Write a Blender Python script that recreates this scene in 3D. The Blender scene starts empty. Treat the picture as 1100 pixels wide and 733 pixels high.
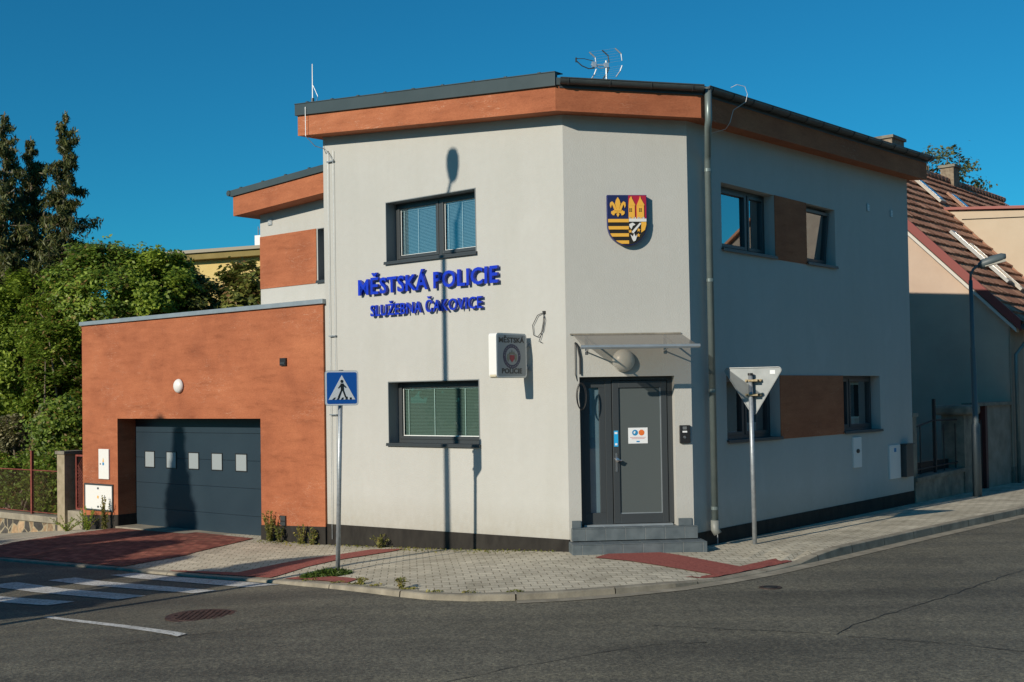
import bpy, math, random
import numpy as np
from mathutils import Vector, Matrix
R = math.radians
rng = np.random.default_rng(7)
random.seed(7)
scene = bpy.context.scene

# ------------------------------------------------------------------ camera
cam_d = bpy.data.cameras.new('camera')
cam = bpy.data.objects.new('camera', cam_d)
scene.collection.objects.link(cam)
scene.camera = cam
cam_d.sensor_width = 36
cam_d.lens = 42.15
cam_d.shift_y = 0.0246
cam_d.clip_start = 0.1
cam_d.clip_end = 3000
PITCH, ROLL, CAM_H = R(1.4), R(0.92), 2.2
_fw = Vector((0, math.cos(PITCH), math.sin(PITCH)))
_up = Vector((0, -math.sin(PITCH), math.cos(PITCH)))
_rt = Vector((1, 0, 0))
c_rt = math.cos(ROLL) * _rt - math.sin(ROLL) * _up
c_up = math.sin(ROLL) * _rt + math.cos(ROLL) * _up
m = Matrix((c_rt, c_up, -_fw)).transposed().to_4x4()
m.translation = Vector((0, 0, CAM_H))
cam.matrix_world = m

# ------------------------------------------------------------------ light
SUN_AZ, SUN_EL = R(47.2), R(23)          # direction the light travels towards, height above horizon
sun_dir = Vector((math.cos(SUN_EL) * math.cos(SUN_AZ), math.cos(SUN_EL) * math.sin(SUN_AZ), -math.sin(SUN_EL)))
world = bpy.data.worlds.new('World')
scene.world = world
world.use_nodes = True
wn = world.node_tree
bg = wn.nodes['Background']
sky = wn.nodes.new('ShaderNodeTexSky')
sky.sky_type = 'NISHITA'
sky.sun_disc = False
sky.sun_elevation = SUN_EL
sky.sun_rotation = math.atan2(-sun_dir.x, -sun_dir.y)
sky.air_density = 1.0
sky.dust_density = 0.15
sky.ozone_density = 4.0
sky.altitude = 200
tint = wn.nodes.new('ShaderNodeMix'); tint.data_type = 'RGBA'; tint.blend_type = 'MULTIPLY'
tint.inputs[0].default_value = 1.0; tint.inputs[7].default_value = (0.14, 0.97, 1.17, 1)
wn.links.new(sky.outputs[0], tint.inputs[6])
wn.links.new(tint.outputs[2], bg.inputs[0])
bg.inputs[1].default_value = 0.075
sl = bpy.data.lights.new('sun', 'SUN')
sl.energy = 4.6
sl.angle = R(0.5)
sl.color = (1.0, 0.90, 0.76)
so = bpy.data.objects.new('sun', sl)
scene.collection.objects.link(so)
so.rotation_euler = (-sun_dir).to_track_quat('Z', 'Y').to_euler()
so.location = (-30, -30, 40)
vs = scene.view_settings
vs.view_transform = 'Standard'
vs.look = 'None'
vs.exposure = 0.0
vs.gamma = 1.0
scene.render.resolution_x = 1024
scene.render.resolution_y = 682

# ------------------------------------------------------------------ frames of reference
def unit(deg):
    return Vector((math.cos(R(deg)), math.sin(R(deg)), 0))

class Frame:
    """s along the wall, o outwards from it, z up"""
    def __init__(self, p, deg):
        self.p = Vector((p[0], p[1], 0)); self.d = unit(deg); self.o = Vector((self.d.y, -self.d.x, 0)); self.deg = deg
    def pt(self, s, o, z):
        v = self.p + self.d * s + self.o * o
        return Vector((v.x, v.y, z))
    def moved(self, s=0, o=0):
        return Frame(self.pt(s, o, 0), self.deg)

LCp = Vector((0.819, 18.0, 0))
L = Frame(LCp, -40)
C = Frame(LCp, 5)
CRp = C.pt(1.9, 0, 0)
Rf = Frame(CRp, 50)

_T = [-60, -30, -17.4, -13.5, -12, -5.4, -2.5, -1, 0, 30]
_Z = [-2.2, -1.6, -.95, -.62, -.50, -.41, -.29, -.2, -.15, -.15]
def G(x, y):
    s = (x - LCp.x) * L.d.x + (y - LCp.y) * L.d.y
    return float(np.interp(s, _T, _Z))
def RD(x, y):
    return G(x, y) - .1

KERB = [(-30.0,32.6,.03),(-16.0,25.3,.03),(-12.5,23.35,.03),(-9.10, 21.27, .03), (-7.78, 20.37, .03), (-6.49, 19.57, .03), (-5.41, 18.74, .03), (-4.75, 18.13, .03), (-3.75, 17.30, .03), (-3.21, 16.80, .04), (-2.91, 16.43, .05), (-2.45, 15.92, .05), (-1.9, 15.27, .06), (-1.41, 14.80, .07), (-1.04, 14.55, .065), (-.57, 14.41, .07), (0.0, 14.40, .075), (.5, 14.49, .075), (1.21, 14.73, .075), (2.0, 15.13, .06), (2.63, 15.6, .02), (3.39, 16.28, .02), (4.0, 16.92, .03), (4.33, 17.27, .09), (4.8, 17.79, .13), (6.98, 20.16, .13), (9.79, 23.15, .13), (16, 29.9, .13), (32, 47.5, .13)]
def resample(pts, step):
    out = [pts[0]]
    for a, b in zip(pts[:-1], pts[1:]):
        n = max(1, int(math.dist(a[:2], b[:2]) / step))
        for i in range(1, n + 1):
            t = i / n
            out.append(tuple(a[k] * (1 - t) + b[k] * t for k in range(len(a))))
    return out
KR = resample(KERB, .35)
_ka = np.array(KR)
def P(x, y):
    """height of the pavement surface"""
    d2 = (_ka[:, 0] - x) ** 2 + (_ka[:, 1] - y) ** 2
    i = int(np.argmin(d2)); d = math.sqrt(d2[i]); k = _ka[i, 2]
    t = min(1, d / 1.6)
    return RD(x, y) + k * (1 - t) + .1 * t

# ------------------------------------------------------------------ mesh helpers
class MB:
    def __init__(s):
        s.v = []; s.f = []; s.mi = []
    def quad(s, *p, mi=0):
        n = len(s.v); s.v += [tuple(q) for q in p]; s.f.append(tuple(range(n, n + len(p)))); s.mi.append(mi)
    def poly(s, verts, faces, mi=0):
        n = len(s.v); s.v += [tuple(q) for q in verts]
        for f in faces: s.f.append(tuple(n + i for i in f)); s.mi.append(mi)
    def box(s, F, s0, s1, o0, o1, z0, z1, mi=0, z0b=None, z1b=None):
        z0b = z0 if z0b is None else z0b; z1b = z1 if z1b is None else z1b
        v = [F.pt(s0, o0, z0), F.pt(s1, o0, z0b), F.pt(s1, o1, z0b), F.pt(s0, o1, z0), F.pt(s0, o0, z1), F.pt(s1, o0, z1b), F.pt(s1, o1, z1b), F.pt(s0, o1, z1)]
        s.poly(v, [(0, 1, 2, 3), (4, 7, 6, 5), (0, 4, 5, 1), (1, 5, 6, 2), (2, 6, 7, 3), (3, 7, 4, 0)], mi)
    def prism(s, pts, z0, z1, mi=0):
        """pts: xy list; z0,z1 numbers or functions"""
        f0 = z0 if callable(z0) else (lambda x, y: z0); f1 = z1 if callable(z1) else (lambda x, y: z1)
        n = len(pts)
        v = [(p[0], p[1], f0(p[0], p[1])) for p in pts] + [(p[0], p[1], f1(p[0], p[1])) for p in pts]
        s.poly(v, [tuple(range(n - 1, -1, -1)), tuple(range(n, 2 * n))] + [(i, (i + 1) % n, n + (i + 1) % n, n + i) for i in range(n)], mi)
    def plate(s, F, pts, o0, o1, mi=0):
        """pts: (s,z) outline extruded along the frame's outward axis"""
        n = len(pts)
        v = [F.pt(a, o0, b) for a, b in pts] + [F.pt(a, o1, b) for a, b in pts]
        s.poly(v, [tuple(range(n)), tuple(range(2 * n - 1, n - 1, -1))] + [(i, n + i, n + (i + 1) % n, (i + 1) % n) for i in range(n)], mi)
    def tube(s, pts, r, n=8, mi=0, cap=True):
        pts = [Vector(p) for p in pts]
        rs = r if isinstance(r, (list, tuple)) else [r] * len(pts)
        rings = []
        prev = None
        for i, p in enumerate(pts):
            t = (pts[min(i + 1, len(pts) - 1)] - pts[max(i - 1, 0)]).normalized()
            if prev is None:
                a = t.orthogonal().normalized()
            else:
                a = (prev - t * prev.dot(t))
                a = a.normalized() if a.length > 1e-6 else t.orthogonal().normalized()
            prev = a; b = t.cross(a)
            rings.append([p + (a * math.cos(2 * math.pi * k / n) + b * math.sin(2 * math.pi * k / n)) * rs[i] for k in range(n)])
        v = [q for rg in rings for q in rg]
        f = []
        for i in range(len(rings) - 1):
            for k in range(n):
                f.append((i * n + k, i * n + (k + 1) % n, (i + 1) * n + (k + 1) % n, (i + 1) * n + k))
        if cap:
            f.append(tuple(range(n - 1, -1, -1))); f.append(tuple((len(rings) - 1) * n + k for k in range(n)))
        s.poly(v, f, mi)
    def lathe(s, c, axis, prof, n=24, mi=0):
        """prof: list of (distance along axis, radius)"""
        c = Vector(c); axis = Vector(axis).normalized(); a = axis.orthogonal().normalized(); b = axis.cross(a)
        v = []; f = []
        for h, r in prof:
            v += [c + axis * h + (a * math.cos(2 * math.pi * k / n) + b * math.sin(2 * math.pi * k / n)) * max(r, 1e-4) for k in range(n)]
        for i in range(len(prof) - 1):
            for k in range(n):
                f.append((i * n + k, i * n + (k + 1) % n, (i + 1) * n + (k + 1) % n, (i + 1) * n + k))
        f.append(tuple(range(n - 1, -1, -1))); f.append(tuple((len(prof) - 1) * n + k for k in range(n)))
        s.poly(v, f, mi)
    def build(s, name, mats, parent=None, smooth=False, bevel=0):
        me = bpy.data.meshes.new(name)
        off = root_loc(parent)
        me.from_pydata([(a - off[0], b - off[1], c - off[2]) for a, b, c in s.v], [], s.f)
        mats = mats if isinstance(mats, (list, tuple)) else [mats]
        for q in mats: me.materials.append(q)
        if len(mats) > 1: me.polygons.foreach_set('material_index', s.mi)
        if smooth: me.polygons.foreach_set('use_smooth', [True] * len(me.polygons))
        me.validate(); me.update()
        o = bpy.data.objects.new(name, me)
        scene.collection.objects.link(o)
        if parent: o.parent = parent
        if bevel:
            b = o.modifiers.new('bevel', 'BEVEL'); b.width = bevel; b.segments = 2; b.limit_method = 'ANGLE'
        return o

def root_loc(o):
    v = Vector((0, 0, 0))
    while o is not None:
        v += o.location; o = o.parent
    return v

def tag(o, label=None, cat=None, group=None, kind=None):
    if label: o['label'] = label
    if cat: o['category'] = cat
    if group: o['group'] = group
    if kind: o['kind'] = kind
    return o
def thing(name, label, cat, loc, group=None):
    o = bpy.data.objects.new(name, None); scene.collection.objects.link(o)
    o.location = loc; o.empty_display_size = .2
    return tag(o, label, cat, group)
def part(mb, name, mat, parent, label=None, **k):
    o = mb.build(name, mat, parent, **k)
    if label: o['label'] = label
    return o
def one_box(F, dims, name, mat, parent, label=None, **k):
    mb = MB(); mb.box(F, *dims); return part(mb, name, mat, parent, label, **k)
def struct(o):
    o['kind'] = 'structure'; return o

# ------------------------------------------------------------------ materials
def new_mat(name):
    m = bpy.data.materials.new(name); m.use_nodes = True
    nt = m.node_tree; b = nt.nodes['Principled BSDF']
    return m, nt, b
def plain(name, col, rough=.6, metal=0, spec=None, bump=0, bscale=60):
    m, nt, b = new_mat(name)
    b.inputs['Base Color'].default_value = (*col, 1); b.inputs['Roughness'].default_value = rough; b.inputs['Metallic'].default_value = metal
    if spec is not None: b.inputs['Specular IOR Level'].default_value = spec
    if bump: add_bump(nt, b, bscale, bump)
    return m
def geo_pos(nt, scale=(1, 1, 1), rot=(0, 0, 0)):
    g = nt.nodes.new('ShaderNodeNewGeometry'); mp = nt.nodes.new('ShaderNodeMapping')
    mp.inputs['Scale'].default_value = scale; mp.inputs['Rotation'].default_value = rot
    nt.links.new(g.outputs['Position'], mp.inputs[0]); return mp.outputs[0]
def noise(nt, vec, scale, detail=4, rough=.55):
    n = nt.nodes.new('ShaderNodeTexNoise'); n.inputs['Scale'].default_value = scale; n.inputs['Detail'].default_value = detail; n.inputs['Roughness'].default_value = rough
    nt.links.new(vec, n.inputs['Vector']); return n.outputs['Fac']
def ramp(nt, fac, stops):
    r = nt.nodes.new('ShaderNodeValToRGB'); e = r.color_ramp.elements
    while len(e) < len(stops): e.new(.5)
    for i, (p, c) in enumerate(stops): e[i].position = p; e[i].color = (*c, 1)
    nt.links.new(fac, r.inputs[0]); return r.outputs[0]
def mixc(nt, fac, a, b, mode='MIX'):
    n = nt.nodes.new('ShaderNodeMix'); n.data_type = 'RGBA'; n.blend_type = mode
    for sock, val in ((n.inputs[0], fac), (n.inputs[6], a), (n.inputs[7], b)):
        if isinstance(val, (int, float)): sock.default_value = val
        elif isinstance(val, tuple): sock.default_value = (*val, 1)
        else: nt.links.new(val, sock)
    return n.outputs[2]
def add_bump(nt, b, scale, strength, vec=None, dist=.01, fac=None):
    bp = nt.nodes.new('ShaderNodeBump'); bp.inputs['Strength'].default_value = strength; bp.inputs['Distance'].default_value = dist
    if fac is None: fac = noise(nt, vec or geo_pos(nt), scale, 5)
    nt.links.new(fac, bp.inputs['Height']); nt.links.new(bp.outputs[0], b.inputs['Normal'])

def mat_render():
    m, nt, b = new_mat('white_render')
    v = geo_pos(nt)
    big = noise(nt, v, .6, 5); fine = noise(nt, v, 9, 4)
    c1 = ramp(nt, big, [(.3, (.445, .445, .415)), (.7, (.47, .47, .44))])
    c2 = ramp(nt, fine, [(.3, (.97, .97, .97)), (.7, (1, 1, 1))])
    streak = noise(nt, geo_pos(nt, (1.2, 1.2, .12)), 2.2, 5)
    c3 = ramp(nt, streak, [(.3, (.965, .965, .955)), (.6, (1, 1, 1))])
    c = mixc(nt, 1.0, c1, c2, 'MULTIPLY'); c = mixc(nt, 1.0, c, c3, 'MULTIPLY')
    g = nt.nodes.new('ShaderNodeNewGeometry'); sp = nt.nodes.new('ShaderNodeSeparateXYZ'); nt.links.new(g.outputs['Position'], sp.inputs[0])
    mr = nt.nodes.new('ShaderNodeMapRange'); mr.inputs[1].default_value = .0; mr.inputs[2].default_value = .55; mr.inputs[3].default_value = .8; mr.inputs[4].default_value = 0; nt.links.new(sp.outputs[2], mr.inputs[0])
    spl = nt.nodes.new('ShaderNodeMath'); spl.operation = 'MULTIPLY'; nt.links.new(mr.outputs[0], spl.inputs[0]); nt.links.new(noise(nt, geo_pos(nt, (3, 3, 2)), 3.5, 6, .7), spl.inputs[1])
    c = mixc(nt, spl.outputs[0], c, (.30, .27, .21))
    pat = ramp(nt, noise(nt, geo_pos(nt, (.7, .7, .5)), 1.7, 3), [(.62, (0, 0, 0)), (.72, (.16, .16, .16))])
    c = mixc(nt, pat, c, (.56, .56, .53))
    nt.links.new(c, b.inputs['Base Color']); b.inputs['Roughness'].default_value = .92
    b.inputs['Specular IOR Level'].default_value = .2
    add_bump(nt, b, 55, .35, dist=.012)
    return m
def mat_terracotta(name='terracotta_render', k=1.0):
    """trowelled mineral render: soft clouds, horizontal trowel drags and thin pale trowel marks"""
    m, nt, b = new_mat(name)
    cloud = noise(nt, geo_pos(nt, (.55, .55, .7)), 1.3, 6, .6)
    drag = noise(nt, geo_pos(nt, (.8, .8, 4.5)), 1.7, 9, .74)
    fine = noise(nt, geo_pos(nt, (2.5, 2.5, 6)), 11, 5, .8)
    c1 = ramp(nt, cloud, [(.3, (.28 * k, .090 * k, .042 * k)), (.5, (.375 * k, .126 * k, .058 * k)), (.7, (.43 * k, .152 * k, .070 * k))])
    c2 = ramp(nt, drag, [(.30, (.70, .67, .65)), (.45, (.93, .92, .91)), (.56, (1, 1, 1)), (.72, (1.10, 1.14, 1.16))])
    c3 = ramp(nt, fine, [(.3, (.78, .76, .75)), (.5, (1, 1, 1)), (.7, (1.14, 1.16, 1.18))])
    c = mixc(nt, 1, c1, c2, 'MULTIPLY'); c = mixc(nt, 1, c, c3, 'MULTIPLY')
    # thin pale marks, only in patches
    wv = nt.nodes.new('ShaderNodeTexNoise'); wv.inputs['Scale'].default_value = 2.6; wv.inputs['Detail'].default_value = 3; wv.inputs['Distortion'].default_value = 1.6
    nt.links.new(geo_pos(nt, (.8, .8, 4.5)), wv.inputs['Vector'])
    line = ramp(nt, wv.outputs['Fac'], [(.496, (0, 0, 0)), (.503, (1, 1, 1)), (.510, (0, 0, 0))])
    patch = ramp(nt, noise(nt, geo_pos(nt, (.8, .8, 1.1)), 1.1, 3), [(.52, (0, 0, 0)), (.62, (.75, .75, .75))])
    fac = mixc(nt, 1, line, patch, 'MULTIPLY')
    c = mixc(nt, fac, c, (.62 * k, .40 * k, .28 * k))
    nt.links.new(c, b.inputs['Base Color']); b.inputs['Roughness'].default_value = .85
    b.inputs['Specular IOR Level'].default_value = .25
    add_bump(nt, b, 1, .45, fac=fine, dist=.008)
    return m
def mat_noisy(name, a, bcol, scale, rough=.85, bump=.3, bscale=None, stretch=(1, 1, 1), spec=.3, detail=6, metal=0):
    m, nt, b = new_mat(name)
    v = geo_pos(nt, stretch); n = noise(nt, v, scale, detail, .6)
    nt.links.new(ramp(nt, n, [(.32, a), (.68, bcol)]), b.inputs['Base Color'])
    b.inputs['Roughness'].default_value = rough; b.inputs['Specular IOR Level'].default_value = spec; b.inputs['Metallic'].default_value = metal
    if bump: add_bump(nt, b, bscale or scale * 4, bump)
    return m
def mat_asphalt():
    m, nt, b = new_mat('asphalt')
    v = geo_pos(nt)
    grain = noise(nt, v, 34, 3, .8); grain2 = noise(nt, geo_pos(nt, (1, .5, 1)), 14, 5, .85); big = noise(nt, v, .33, 6, .6)
    # wheel tracks follow the street that bends round the corner
    trk = noise(nt, geo_pos(nt, (.10, 1.15, 1), (0, 0, R(-14))), 1.1, 5, .55)
    c = ramp(nt, big, [(.32, (.088, .082, .065)), (.68, (.146, .136, .107))])
    c = mixc(nt, 1, c, ramp(nt, grain, [(.32, (.40, .40, .40)), (.5, (.97, .97, .97)), (.64, (1.7, 1.65, 1.5)), (.74, (2.7, 2.6, 2.2))]), 'MULTIPLY')
    c = mixc(nt, 1, c, ramp(nt, grain2, [(.3, (.7, .7, .7)), (.7, (1.3, 1.3, 1.26))]), 'MULTIPLY')
    c = mixc(nt, 1, c, ramp(nt, trk, [(.30, (.70, .70, .72)), (.5, (1, 1, 1)), (.70, (1.28, 1.26, 1.2))]), 'MULTIPLY')
    stain = ramp(nt, noise(nt, v, 1.15, 4, .6), [(.68, (1, 1, 1)), (.76, (.6, .6, .6))])
    c = mixc(nt, 1, c, stain, 'MULTIPLY')
    nt.links.new(c, b.inputs['Base Color']); b.inputs['Roughness'].default_value = .8; b.inputs['Specular IOR Level'].default_value = .35
    add_bump(nt, b, 1, .8, fac=grain, dist=.012)
    return m
def mat_paint():
    m, nt, b = new_mat('road_paint'); v = geo_pos(nt)
    c = ramp(nt, noise(nt, v, 3.5, 6, .7), [(.35, (.40, .395, .37)), (.6, (.60, .60, .57))])
    wear = ramp(nt, noise(nt, v, 26, 5, .75), [(.52, (0, 0, 0)), (.60, (.85, .85, .85))])
    c = mixc(nt, wear, c, (.12, .115, .10))
    nt.links.new(c, b.inputs['Base Color']); b.inputs['Roughness'].default_value = .8
    return m
def mat_paver(name, a, bcol, mort, rot, w=.2, h=.165, bump=.6):
    m, nt, b = new_mat(name)
    v = geo_pos(nt, (1, 1, 0), (0, 0, rot))
    br = nt.nodes.new('ShaderNodeTexBrick'); nt.links.new(v, br.inputs['Vector'])
    br.inputs['Scale'].default_value = 1; br.inputs['Brick Width'].default_value = w; br.inputs['Row Height'].default_value = h
    br.inputs['Mortar Size'].default_value = .008; br.inputs['Mortar Smooth'].default_value = .3
    br.inputs['Color1'].default_value = (*a, 1); br.inputs['Color2'].default_value = (*bcol, 1); br.inputs['Mortar'].default_value = (*mort, 1)
    g = geo_pos(nt)
    n = noise(nt, g, 1.3, 5); n2 = noise(nt, g, 60, 3)
    c = mixc(nt, 1, br.outputs['Color'], ramp(nt, n, [(.3, (.76, .75, .72)), (.7, (1.16, 1.15, 1.12))]), 'MULTIPLY')
    c = mixc(nt, 1, c, ramp(nt, n2, [(.3, (.8, .8, .8)), (.7, (1.15, 1.15, 1.15))]), 'MULTIPLY')
    dirt = ramp(nt, noise(nt, g, 3.1, 6, .7), [(.55, (0, 0, 0)), (.72, (1, 1, 1))])
    c = mixc(nt, mixc(nt, .55, (0, 0, 0), dirt), c, (.13, .115, .07))
    nt.links.new(c, b.inputs['Base Color']); b.inputs['Roughness'].default_value = .9; b.inputs['Specular IOR Level'].default_value = .25
    inv = nt.nodes.new('ShaderNodeMath'); inv.operation = 'SUBTRACT'; inv.inputs[0].default_value = 1; nt.links.new(br.outputs['Fac'], inv.inputs[1])
    add = nt.nodes.new('ShaderNodeMath'); add.operation = 'ADD'; nt.links.new(inv.outputs[0], add.inputs[0])
    mul = nt.nodes.new('ShaderNodeMath'); mul.operation = 'MULTIPLY'; mul.inputs[1].default_value = .5; nt.links.new(n2, mul.inputs[0]); nt.links.new(mul.outputs[0], add.inputs[1])
    add_bump(nt, b, 1, bump, fac=add.outputs[0], dist=.01)
    return m
def mat_leaf(name, a, bcol, trans=.35, c3=None):
    m, nt, b = new_mat(name)
    g = nt.nodes.new('ShaderNodeNewGeometry')
    stops = [(0, a), (1, bcol)] if c3 is None else [(0, a), (.86, bcol), (.93, c3)]
    c = ramp(nt, g.outputs['Random Per Island'], stops)
    n = noise(nt, geo_pos(nt), .9, 3)
    c = mixc(nt, 1, c, ramp(nt, n, [(.35, (.62, .68, .6)), (.65, (1.2, 1.15, 1.0))]), 'MULTIPLY')
    nt.links.new(c, b.inputs['Base Color']); b.inputs['Roughness'].default_value = .5; b.inputs['Specular IOR Level'].default_value = .35
    t = nt.nodes.new('ShaderNodeBsdfTranslucent'); nt.links.new(c, t.inputs[0])
    mx = nt.nodes.new('ShaderNodeMixShader'); mx.inputs[0].default_value = trans
    nt.links.new(b.outputs[0], mx.inputs[1]); nt.links.new(t.outputs[0], mx.inputs[2])
    nt.links.new(mx.outputs[0], nt.nodes['Material Output'].inputs[0])
    return m
def mat_glass(name, tint=(.75, .85, .9), refl=.22):
    m, nt, b = new_mat(name)
    tr = nt.nodes.new('ShaderNodeBsdfTransparent'); tr.inputs[0].default_value = (*tint, 1)
    gl = nt.nodes.new('ShaderNodeBsdfGlossy'); gl.inputs['Roughness'].default_value = .01
    lw = nt.nodes.new('ShaderNodeLayerWeight'); lw.inputs[0].default_value = .5
    pw = nt.nodes.new('ShaderNodeMath'); pw.operation = 'POWER'; pw.inputs[1].default_value = 4; nt.links.new(lw.outputs['Facing'], pw.inputs[0])
    ad = nt.nodes.new('ShaderNodeMath'); ad.operation = 'MULTIPLY_ADD'; ad.inputs[1].default_value = .85; ad.inputs[2].default_value = refl; ad.use_clamp = True
    nt.links.new(pw.outputs[0], ad.inputs[0])
    mx = nt.nodes.new('ShaderNodeMixShader'); nt.links.new(ad.outputs[0], mx.inputs[0]); nt.links.new(tr.outputs[0], mx.inputs[1]); nt.links.new(gl.outputs[0], mx.inputs[2])
    nt.links.new(mx.outputs[0], nt.nodes['Material Output'].inputs[0])
    return m

M = {}
M['white'] = mat_render()
M['terra'] = mat_terracotta()
M['plinth'] = mat_noisy('dark_plinth', (.016, .014, .012), (.032, .029, .024), 6, .85, .5, 90, (1, 1, .4))
M['anth'] = plain('anthracite', (.043, .050, .054), .38)
M['anth_soft'] = mat_noisy('anthracite_sheet', (.046, .064, .068), (.058, .078, .082), 1.5, .42, .04, 3)
M['zinc'] = mat_noisy('zinc_sheet', (.30, .34, .36), (.38, .42, .44), 4, .42, .05, 20, metal=.5)
M['gutter'] = mat_noisy('dark_gutter_metal', (.05, .06, .062), (.075, .088, .09), 6, .35, .05, 20, metal=.2)
M['pipe'] = mat_noisy('downpipe_metal', (.15, .19, .185), (.19, .23, .22), 5, .38, .05, 20, metal=.35)
M['galv'] = mat_noisy('galvanised_steel', (.27, .30, .32), (.40, .43, .45), 18, .42, .08, 60, metal=.45)
M['asphalt'] = mat_asphalt()
M['paver'] = mat_paver('grey_pavers', (.47, .425, .335), (.58, .53, .42), (.25, .22, .16), R(-5))
M['redpaver'] = mat_paver('red_pavers', (.19, .055, .042), (.38, .135, .095), (.09, .045, .035), R(40), .22, .11, 1.0)
M['redtact'] = mat_noisy('red_tactile_pavers', (.22, .055, .045), (.34, .105, .08), 22, .85, 1.0, 32)
M['concrete'] = mat_noisy('kerb_concrete', (.19, .17, .13), (.34, .305, .235), 3.5, .9, .4, 60)
M['conc_dark'] = mat_noisy('old_concrete', (.13, .12, .095), (.28, .255, .2), 3, .9, .6, 30)
M['paint'] = mat_paint()
M['crack'] = plain('bitumen_crack', (.012, .012, .012), .6)
M['iron'] = mat_noisy('cast_iron', (.04, .028, .024), (.11, .07, .058), 12, .5, 1.0, 30, metal=.4)
M['ground'] = mat_noisy('earth_and_grass', (.05, .06, .02), (.10, .09, .045), 2.5, .95, .5, 20)
M['tile'] = mat_noisy('grey_step_tile', (.085, .105, .115), (.13, .155, .165), 5, .5, .08, 60)
M['grout'] = plain('tile_grout', (.33, .33, .31), .9)
M['blue'] = plain('blue_lettering', (.006, .03, .46), .35)
M['bluebox'] = plain('dark_blue_side', (.01, .03, .2), .5)
M['whiteplastic'] = plain('white_plastic', (.72, .72, .69), .4)
M['cream'] = plain('aged_cream_plastic', (.55, .50, .36), .5)
M['greyface'] = plain('grey_sign_face', (.30, .33, .34), .35)
M['black'] = plain('black_plastic', (.015, .015, .016), .45)
M['darkroom'] = plain('dark_interior', (.018, .02, .022), .9)
M['blind'] = plain('blind_slats', (.17, .20, .17), .5)
M['blindup'] = plain('upper_blind_slats', (.26, .36, .40), .5)
M['cord'] = plain('white_cord', (.75, .78, .75), .5)
M['curtain'] = plain('pale_curtain', (.55, .55, .52), .8)
M['glass'] = mat_glass('window_glass', (.68, .82, .80), .10)
M['glassup'] = mat_glass('sky_reflecting_glass', (.72, .84, .88), .25)
M['glassdark'] = mat_glass('street_window_glass', (.6, .7, .74), .45)
M['frost'] = plain('frosted_door_glass', (.085, .10, .10), .28)
M['canopy'] = mat_glass('canopy_acrylic', (.62, .58, .53), .04)
_nt = M['canopy'].node_tree; _o = _nt.nodes['Material Output']; _src = _o.inputs[0].links[0].from_socket
_d = _nt.nodes.new('ShaderNodeBsdfDiffuse'); _d.inputs[0].default_value = (.30, .28, .245, 1)
_mx = _nt.nodes.new('ShaderNodeMixShader'); _mx.inputs[0].default_value = .38
_nt.links.new(_src, _mx.inputs[1]); _nt.links.new(_d.outputs[0], _mx.inputs[2]); _nt.links.new(_mx.outputs[0], _o.inputs[0])
M['chrome'] = plain('brushed_steel', (.6, .6, .6), .25, .9)
M['globe'] = plain('opal_lamp_cover', (.62, .60, .54), .35)
M['signblue'] = plain('sign_blue', (.01, .10, .42), .35)
M['signwhite'] = plain('sign_white', (.75, .77, .78), .35)
M['navy'] = plain('navy_enamel', (.012, .018, .08), .4)
M['gold'] = plain('golden_yellow_paint', (.75, .40, .05), .45)
M['crestblue'] = plain('crest_blue', (.015, .02, .14), .4)
M['crestred'] = plain('crest_red', (.36, .012, .035), .4)
M['crestblack'] = plain('crest_black', (.02, .016, .01), .4)
M['crestwhite'] = plain('crest_white', (.66, .66, .64), .4)
M['rust'] = mat_noisy('rust_red_paint', (.16, .035, .028), (.26, .07, .05), 9, .6, .2, 40)
M['sticker'] = plain('light_blue_sticker', (.02, .36, .70), .4)
M['orange'] = plain('orange_print', (.70, .16, .03), .5)
M['printblue'] = plain('blue_print', (.02, .22, .45), .5)
M['redprint'] = plain('red_print', (.5, .12, .1), .5)
M['greyprint'] = plain('grey_print', (.35, .36, .4), .5)

# ------------------------------------------------------------------ setting: ground, road, pavement
def sheet(name, cols, mat, zf):
    """cols: list of polylines (lists of xy) of equal length -> grid"""
    mb = MB(); n = len(cols[0])
    vs_ = [(x, y, zf(x, y)) for c in cols for x, y in c]
    fs = []
    for i in range(len(cols) - 1):
        for k in range(n - 1):
            fs.append((i * n + k, (i + 1) * n + k, (i + 1) * n + k + 1, i * n + k + 1))
    mb.poly(vs_, fs)
    return mb.build(name, mat)
def lerp2(a, b, t): return (a[0] * (1 - t) + b[0] * t, a[1] * (1 - t) + b[1] * t)

# terrain
xs = np.unique(np.concatenate([np.linspace(-900, -60, 12), np.linspace(-60, 60, 61), np.linspace(60, 900, 12)]))
struct(sheet('ground', [[(x, y) for y in xs] for x in xs], M['ground'], lambda x, y: G(x, y) - .17))

# inner line of the pavement (building bases)
fr_end = Rf.pt(45, .0, 0)
inner = [L.pt(-60, -.1, 0), L.pt(-20, -.1, 0), L.pt(-13.5, -.6, 0), L.pt(-7, -.6, 0), L.pt(-5.4, -.3, 0), L.pt(0, -.3, 0), C.pt(.95, -.3, 0), Rf.pt(0, -.3, 0), Rf.pt(8, -.3, 0), Rf.pt(16, -.2, 0), Rf.pt(45, -.2, 0)]
keyk = [0, 1.0 * 16, 0, 0, 0, 0, 0, 0, 0, 0, 0]
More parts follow.
